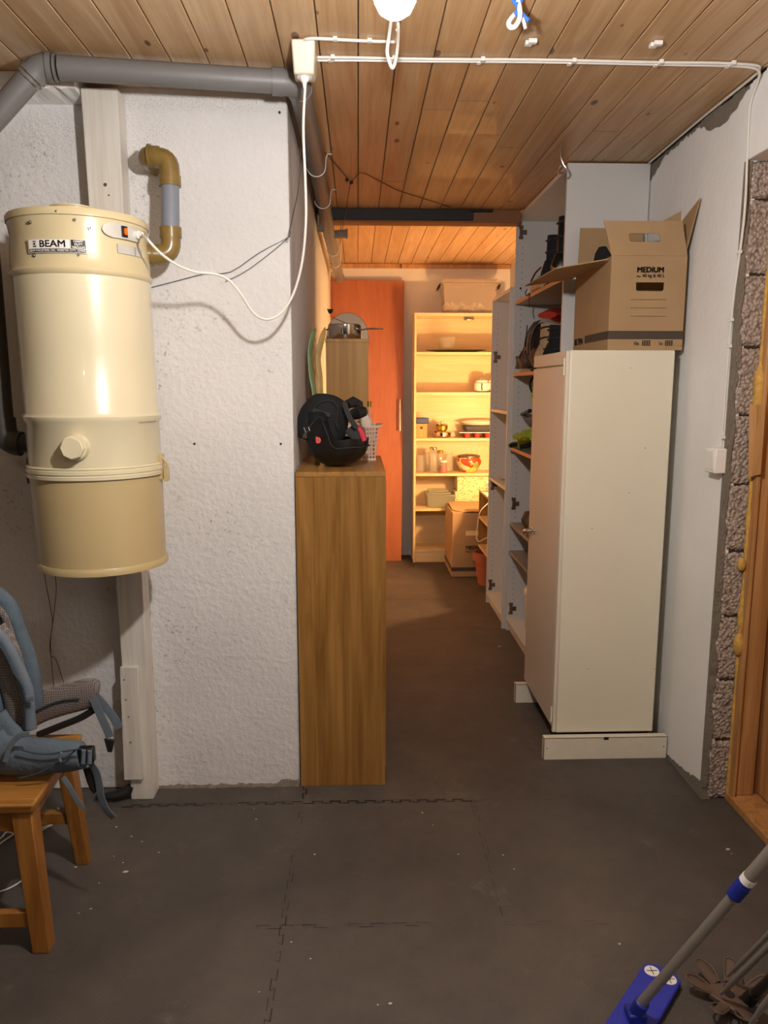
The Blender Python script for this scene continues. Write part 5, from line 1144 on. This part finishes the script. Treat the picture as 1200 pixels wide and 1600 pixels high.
MB().loft(q, .038, .016, up=(1, 0, 0), n=16).build('back_panel', 'mesh_fabric', bp_)
q = P_([(-10, 928), (10, 945), (27, 985), (42, 1030), (50, 1070), (52, 1100)], 2.03)
MB().loft(q, .026, .022, up=(1, 0, 0), n=14).build('shoulder_strap', 'pack_blue', bp_)
q = P_([(-8, 945), (8, 965), (20, 1000), (28, 1028)], 2.0)
MB().loft(q, .009, .006, up=(1, 0, 0), n=10).build('strap_padding', 'mesh_fabric', bp_)
q = P_([(-10, 985), (8, 1005), (24, 1035), (38, 1065), (44, 1090), (46, 1138)], 1.90)
MB().loft(q, .016, .012, up=(1, 0, 0), n=14).build('shoulder_strap', 'pack_strap', bp_)
MB().tube(P_([(-8, 1000), (8, 1022), (22, 1052), (36, 1075), (39, 1110), (40, 1140)], 1.885), .0028, 8).build('piping', 'pack_dark', bp_)
MB().loft([PY(42, 1091, 1.875), PY(53, 1091, 1.875)], .007, .003, up=(0, 0, 1), pw=.5).build('webbing_loop', 'pack_strap', bp_)
q = P_([(38, 1118), (60, 1106), (90, 1096), (120, 1088), (142, 1083), (154, 1085)], 2.10); k = len(q)
MB().loft(q, [.045 + 0 * i for i in range(k - 4)] + [.043, .038, .028, .010], [.018] * (k - 3) + [.016, .012, .004], up=(0, 0, 1), n=18).build('hip_belt_wing', 'mesh_fabric', bp_)
MB().tube(P_([(55, 1112), (75, 1102), (100, 1094), (124, 1092)], 2.078), .003, 8).build('belt_seam', 'pack_dark', bp_)
q = P_([(60, 1148), (95, 1134), (125, 1122), (148, 1108)], 2.10)
MB().loft(q, .010, .012, up=(0, 0, 1), n=10).build('belt_edge', 'rubber_black', bp_)
q = P_([(-20, 1160), (0, 1174), (30, 1180), (70, 1181), (105, 1181), (126, 1180), (134, 1179)], 1.87); k = len(q)
MB().loft(q, [.04] + [.062 - .0011 * i for i in range(k - 5)] + [.036, .032, .027, .02], [.02] + [.036] * (k - 5) + [.026, .022, .018, .01], up=(0, 0, 1), n=20).build('hip_belt_pocket', 'pack_blue', bp_)
MB().tube(P_([(28, 1170), (55, 1177), (80, 1178), (100, 1174), (126, 1170)], 1.823), .0022, 8).build('zip', 'pack_dark', bp_)
MB().tube(P_([(96, 1176), (93, 1184), (95, 1190)], 1.815), .0035, 8).build('zip_puller', 'pack_strap', bp_)
MB().tube(P_([(30, 1216), (60, 1208), (95, 1190), (118, 1172)], 1.826), .0022, 8).build('crease_piping', 'pack_dark', bp_)
MB().loft(P_([(8, 1190), (16, 1165), (30, 1150), (46, 1146)], 1.82), .007, .002, up=(1, 0, 0), pw=.5).build('compression_strap', 'pack_strap', bp_)
q = P_([(-12, 1120), (2, 1140), (18, 1160), (10, 1190)], 1.88)
MB().loft(q, .04, .02, up=(1, 0, 0)).build('lower_pocket', 'pack_blue', bp_)
# webbing ends and buckles
MB().loft(P_([(150, 1088), (165, 1105), (178, 1122), (186, 1138)], 2.09), .013, .0012, up=(1, 0, .5), pw=.4).build('webbing_strap', 'pack_strap', bp_)
MB().loft(P_([(146, 1092), (156, 1115), (165, 1135), (172, 1152)], 2.08), .012, .0012, up=(1, 0, .4), pw=.4).build('webbing_strap', 'pack_strap', bp_)
b0_ = PY(172, 1162, 2.08)
MB().hexa([b0_ + Vector((-.008, -.004, -.024)), b0_ + Vector((.004, -.004, -.026)), b0_ + Vector((.004, .004, -.026)), b0_ + Vector((-.008, .004, -.024))], [b0_ + Vector((-.016, -.004, .016)), b0_ + Vector((.014, -.004, .012)), b0_ + Vector((.014, .004, .012)), b0_ + Vector((-.016, .004, .016))]).build('buckle', 'rubber_black', bp_, .002)
b1_ = PY(137, 1178, 1.85)
MB().box(b1_ + Vector((-.022, -.012, -.02)), b1_ + Vector((.018, .01, .02))).build('buckle', 'black_plastic', bp_, .004)
MB().tube([b1_ + Vector((-.008, -.014, -.018)), b1_ + Vector((-.004, -.014, .018))], .006, 10).tube([b1_ + Vector((.008, -.014, -.018)), b1_ + Vector((.011, -.014, .016))], .006, 10).build('webbing_roll', 'pack_strap', bp_)
MB().loft(P_([(138, 1188), (150, 1205), (155, 1225), (158, 1245), (166, 1265), (178, 1278)], 1.86), .011, .0012, up=(1, -.3, 0), pw=.4).build('webbing_strap', 'pack_strap', bp_)
MB().loft(P_([(137, 1200), (143, 1220), (148, 1238)], 1.875), [.012] * 6 + [.011, .010, .009, .006, .004], .006, up=(1, 0, 0), pw=.7).build('buckle', 'rubber_black', bp_)
MB().loft(P_([(98, 1214), (110, 1232), (120, 1250), (130, 1263)], [1.835, 1.83, 1.83, 1.83]), .007, .001, up=(1, 0, .3), pw=.4).build('webbing_strap', 'pack_strap', bp_)

# ================================================================== FLAT MOP AND POLES
mp_ = thing('flat_mop', 'blue flat mop with a grey telescopic pole leaning over the floor', 'mop', (.6, 1.5, 0))
c0 = PZ(1010, 1512, .0); c1 = PZ(1068, 1540, .0); dx = (c1 - c0).normalized(); dy = Vector((dx.y, -dx.x, 0)); wd = (c1 - c0).length; Ln = .36
if dy.y > 0: dy = -dy
def mpq(u, v, z_): return c0 + dx * u + dy * v + Vector((0, 0, z_))
out = [(0, .02), (.02, 0), (wd - .02, 0), (wd, .02), (wd, Ln - .02), (wd - .02, Ln), (.02, Ln), (0, Ln - .02)]
MB().prism([mpq(u, v, .012) for u, v in out], (0, 0, .012)).build('mop_plate', 'mop_blue', mp_, .003)
MB().prism([mpq(u, v, .001) for u, v in out], (0, 0, .0105)).build('mop_pad', 'rubber_black', mp_, .003)
for u in (.024, wd - .024):
    g = MB().lathe([(.017, 0), (.017, .0012)], mpq(u, .032, .0242), 24).build('grip_insert', 'white_plastic', mp_)
    MB().box(mpq(u, .032, .0255) - Vector((.013, .0008, 0)), mpq(u, .032, .0262) + Vector((.013, .0008, 0))).box(mpq(u, .032, .0255) - Vector((.0008, .013, 0)), mpq(u, .032, .0262) + Vector((.0008, .013, 0))).build('slit', 'black_plastic', g)
j0 = PZ(993, 1583, .035); pA = PD(1004, 1565, (PZ(993, 1583, .035) - Vector((0, 0, H))).length / ray(993, 1583).length * .985); pB = PD(1157, 1388, 1.50); dr_ = (pB - pA).normalized()
MB().box(j0 - Vector((.02, .02, .012)), j0 + Vector((.02, .02, .01))).tube([j0, pA], .016, 12).build('hinge_joint', 'mop_navy', mp_, .004)
MB().tube([j0 + Vector((-.003, -.004, .012)), j0 + dr_ * .03 + Vector((0, -.008, .012))], .008, 10).build('joint_clip', 'white_plastic', mp_)
MB().tube([pA - dr_ * .01, pB], .0105, 20).build('pole', 'pole_grey', mp_)
MB().tube([pB - dr_ * .024, pB + dr_ * .012], .0155, 20).tube([pB + dr_ * .012, pB + dr_ * .02], .0145, 20).build('lock_collar', 'mop_navy', mp_)
MB().tube([pB + dr_ * .02, pB + dr_ * .034], .0142, 20).build('collar_ring', 'white_plastic', mp_)
MB().tube([pB + dr_ * .034, pB + dr_ * .42], .0132, 20).build('pole', 'pole_grey', mp_)
MB().ball(pA + Vector((.004, -.009, .006)), .003, 10).build('rivet', 'chrome', mp_)

def ski_pole(tip, far, r, mat, name, label):
    tip = Vector(tip); far = Vector(far); d = (far - tip).normalized()
    t = thing(name, label, 'pole', tip, 'poles in the bottom right corner')
    MB().tube([tip, tip + d * .06, far], [r * .5, r, r], 14).build('shaft', mat, t); return t, tip, d
A_ = PZ(1137, 1525, .045); B_ = PD(1200, 1462, A_.y * .93)
t1, tip1, d1 = ski_pole(A_, A_ + (PD(1202, 1459, 1.62) - A_) * 3.2, .0055, 'pole_grey', 'ski_pole', 'thin grey pole, upper of the two above the brown basket')
A2 = PZ(1126, 1553, .045)
t2, tip2, d2 = ski_pole(A2, A2 + (PD(1202, 1478, 1.58) - A2) * 3.0, .0065, 'pole_grey', 'ski_pole', 'thicker grey pole whose tip crosses the brown basket')
A3 = PD(1172, 1600, 1.52)
t3, _, _ = ski_pole(A3, A3 + (PD(1202, 1560, 1.47) - A3) * 5, .006, 'pole_grey', 'ski_pole', 'grey pole cut off by the bottom right corner of the photo')
A4 = PZ(1170, 1562, .03)
bt_ = thing('black_pole', 'black pole with a rubber foot standing by the brown basket', 'pole', A4, 'poles in the bottom right corner')
d4 = (PD(1205, 1528, 1.60) - A4).normalized()
MB().tube([A4, A4 + d4 * .06], [.016, .013], 16).build('rubber_foot', 'rubber_black', bt_); MB().tube([A4 + d4 * .055, A4 + d4 * 1.0], .010, 16).build('shaft', 'black_plastic', bt_)
bs = thing('brown_basket', 'brown plastic pole basket with looped petals and holes on the floor', 'basket', (.82, 1.5, 0))
bc = PZ(1142, 1562, .015)
hub = MB(); nn = 28
ringp = []
for i in range(nn):
    a = 2 * PI * i / nn; r = .046 + .008 * math.sin(3 * a)
    ringp.append(bc + Vector((r * math.cos(a), r * .9 * math.sin(a), 0)))
hub.prism(ringp, (0, 0, .014)); hub.build('hub', 'basket_brown', bs, .003)
MB().lathe([(.008, 0), (.008, .001)], bc + Vector((.0, .02, .0145)), 14).lathe([(.007, 0), (.007, .001)], bc + Vector((.018, -.012, .0145)), 14).lathe([(.011, 0), (.011, .001)], bc + Vector((-.004, -.001, .0145)), 14).build('hole', 'rubber_black', bs)
for a in (2.0, 2.75, 3.9, 4.7, .25, 1.15):
    d = Vector((math.cos(a), math.sin(a), 0)); s_ = Vector((-d.y, d.x, 0)); p = bc + d * .04 + Vector((0, 0, .01))
    MB().tube(spline([p - s_ * .010, p + d * .03 - s_ * .020 + Vector((0, 0, .012)), p + d * .055 - s_ * .006 + Vector((0, 0, .022)), p + d * .05 + s_ * .013 + Vector((0, 0, .02)), p + s_ * .012], 5), .0024, 8).build('petal_loop', 'basket_brown', bs)
    MB().loft([p + Vector((0, 0, .003)), p + d * .03 + Vector((0, 0, .010)), p + d * .053 + Vector((0, 0, .019))], [.011, .010, .008], .0022, up=s_, pw=.5).build('petal', 'basket_brown', bs)

# small flakes of plaster and paint on the mats
fk = MB(); rnd = random.Random(21)
sp_ = [(178, 1338), (192, 1348), (196, 1362), (142, 1420), (123, 1427), (155, 1380), (118, 1355), (205, 1307), (222, 1315), (182, 1292), (248, 1332), (400, 1280), (492, 1335), (660, 1270), (676, 1289), (803, 1358), (1137, 1327), (1143, 1334), (968, 1475), (610, 1568), (590, 1570), (485, 1498), (455, 1472), (405, 1550), (374, 1258), (397, 1263), (650, 884), (780, 1010), (750, 975), (716, 1335), (786, 1336)]
for (x, y) in sp_:
    p = PZ(x, y, .0012); r = rnd.uniform(.0022, .006) * (1.6 if (x, y) in ((196, 1362), (780, 1010), (1137, 1327), (650, 884)) else .8); a = rnd.uniform(0, 6)
    fk.prism([p + Vector((math.cos(a + i * 1.25) * r * rnd.uniform(.5, 1.3), math.sin(a + i * 1.25) * r * .6, 0)) for i in range(5)], (0, 0, .0008))
o = fk.build('plaster_crumbs', 'paint_flake', None, flat=True); o['kind'] = 'stuff'; tag(o, 'small white crumbs of plaster scattered over the dark foam mats', 'crumbs')
hs = MB().loft([PZ(150, 1245, .02), PZ(180, 1243, .022), PZ(200, 1236, .03), PZ(204, 1228, .05)], [.008, .016, .02, .012], [.01, .02, .02, .01])
tag(hs.build('dark_hose', 'rubber_black'), 'dark hose end on the floor beside the foot of the white post', 'hose')
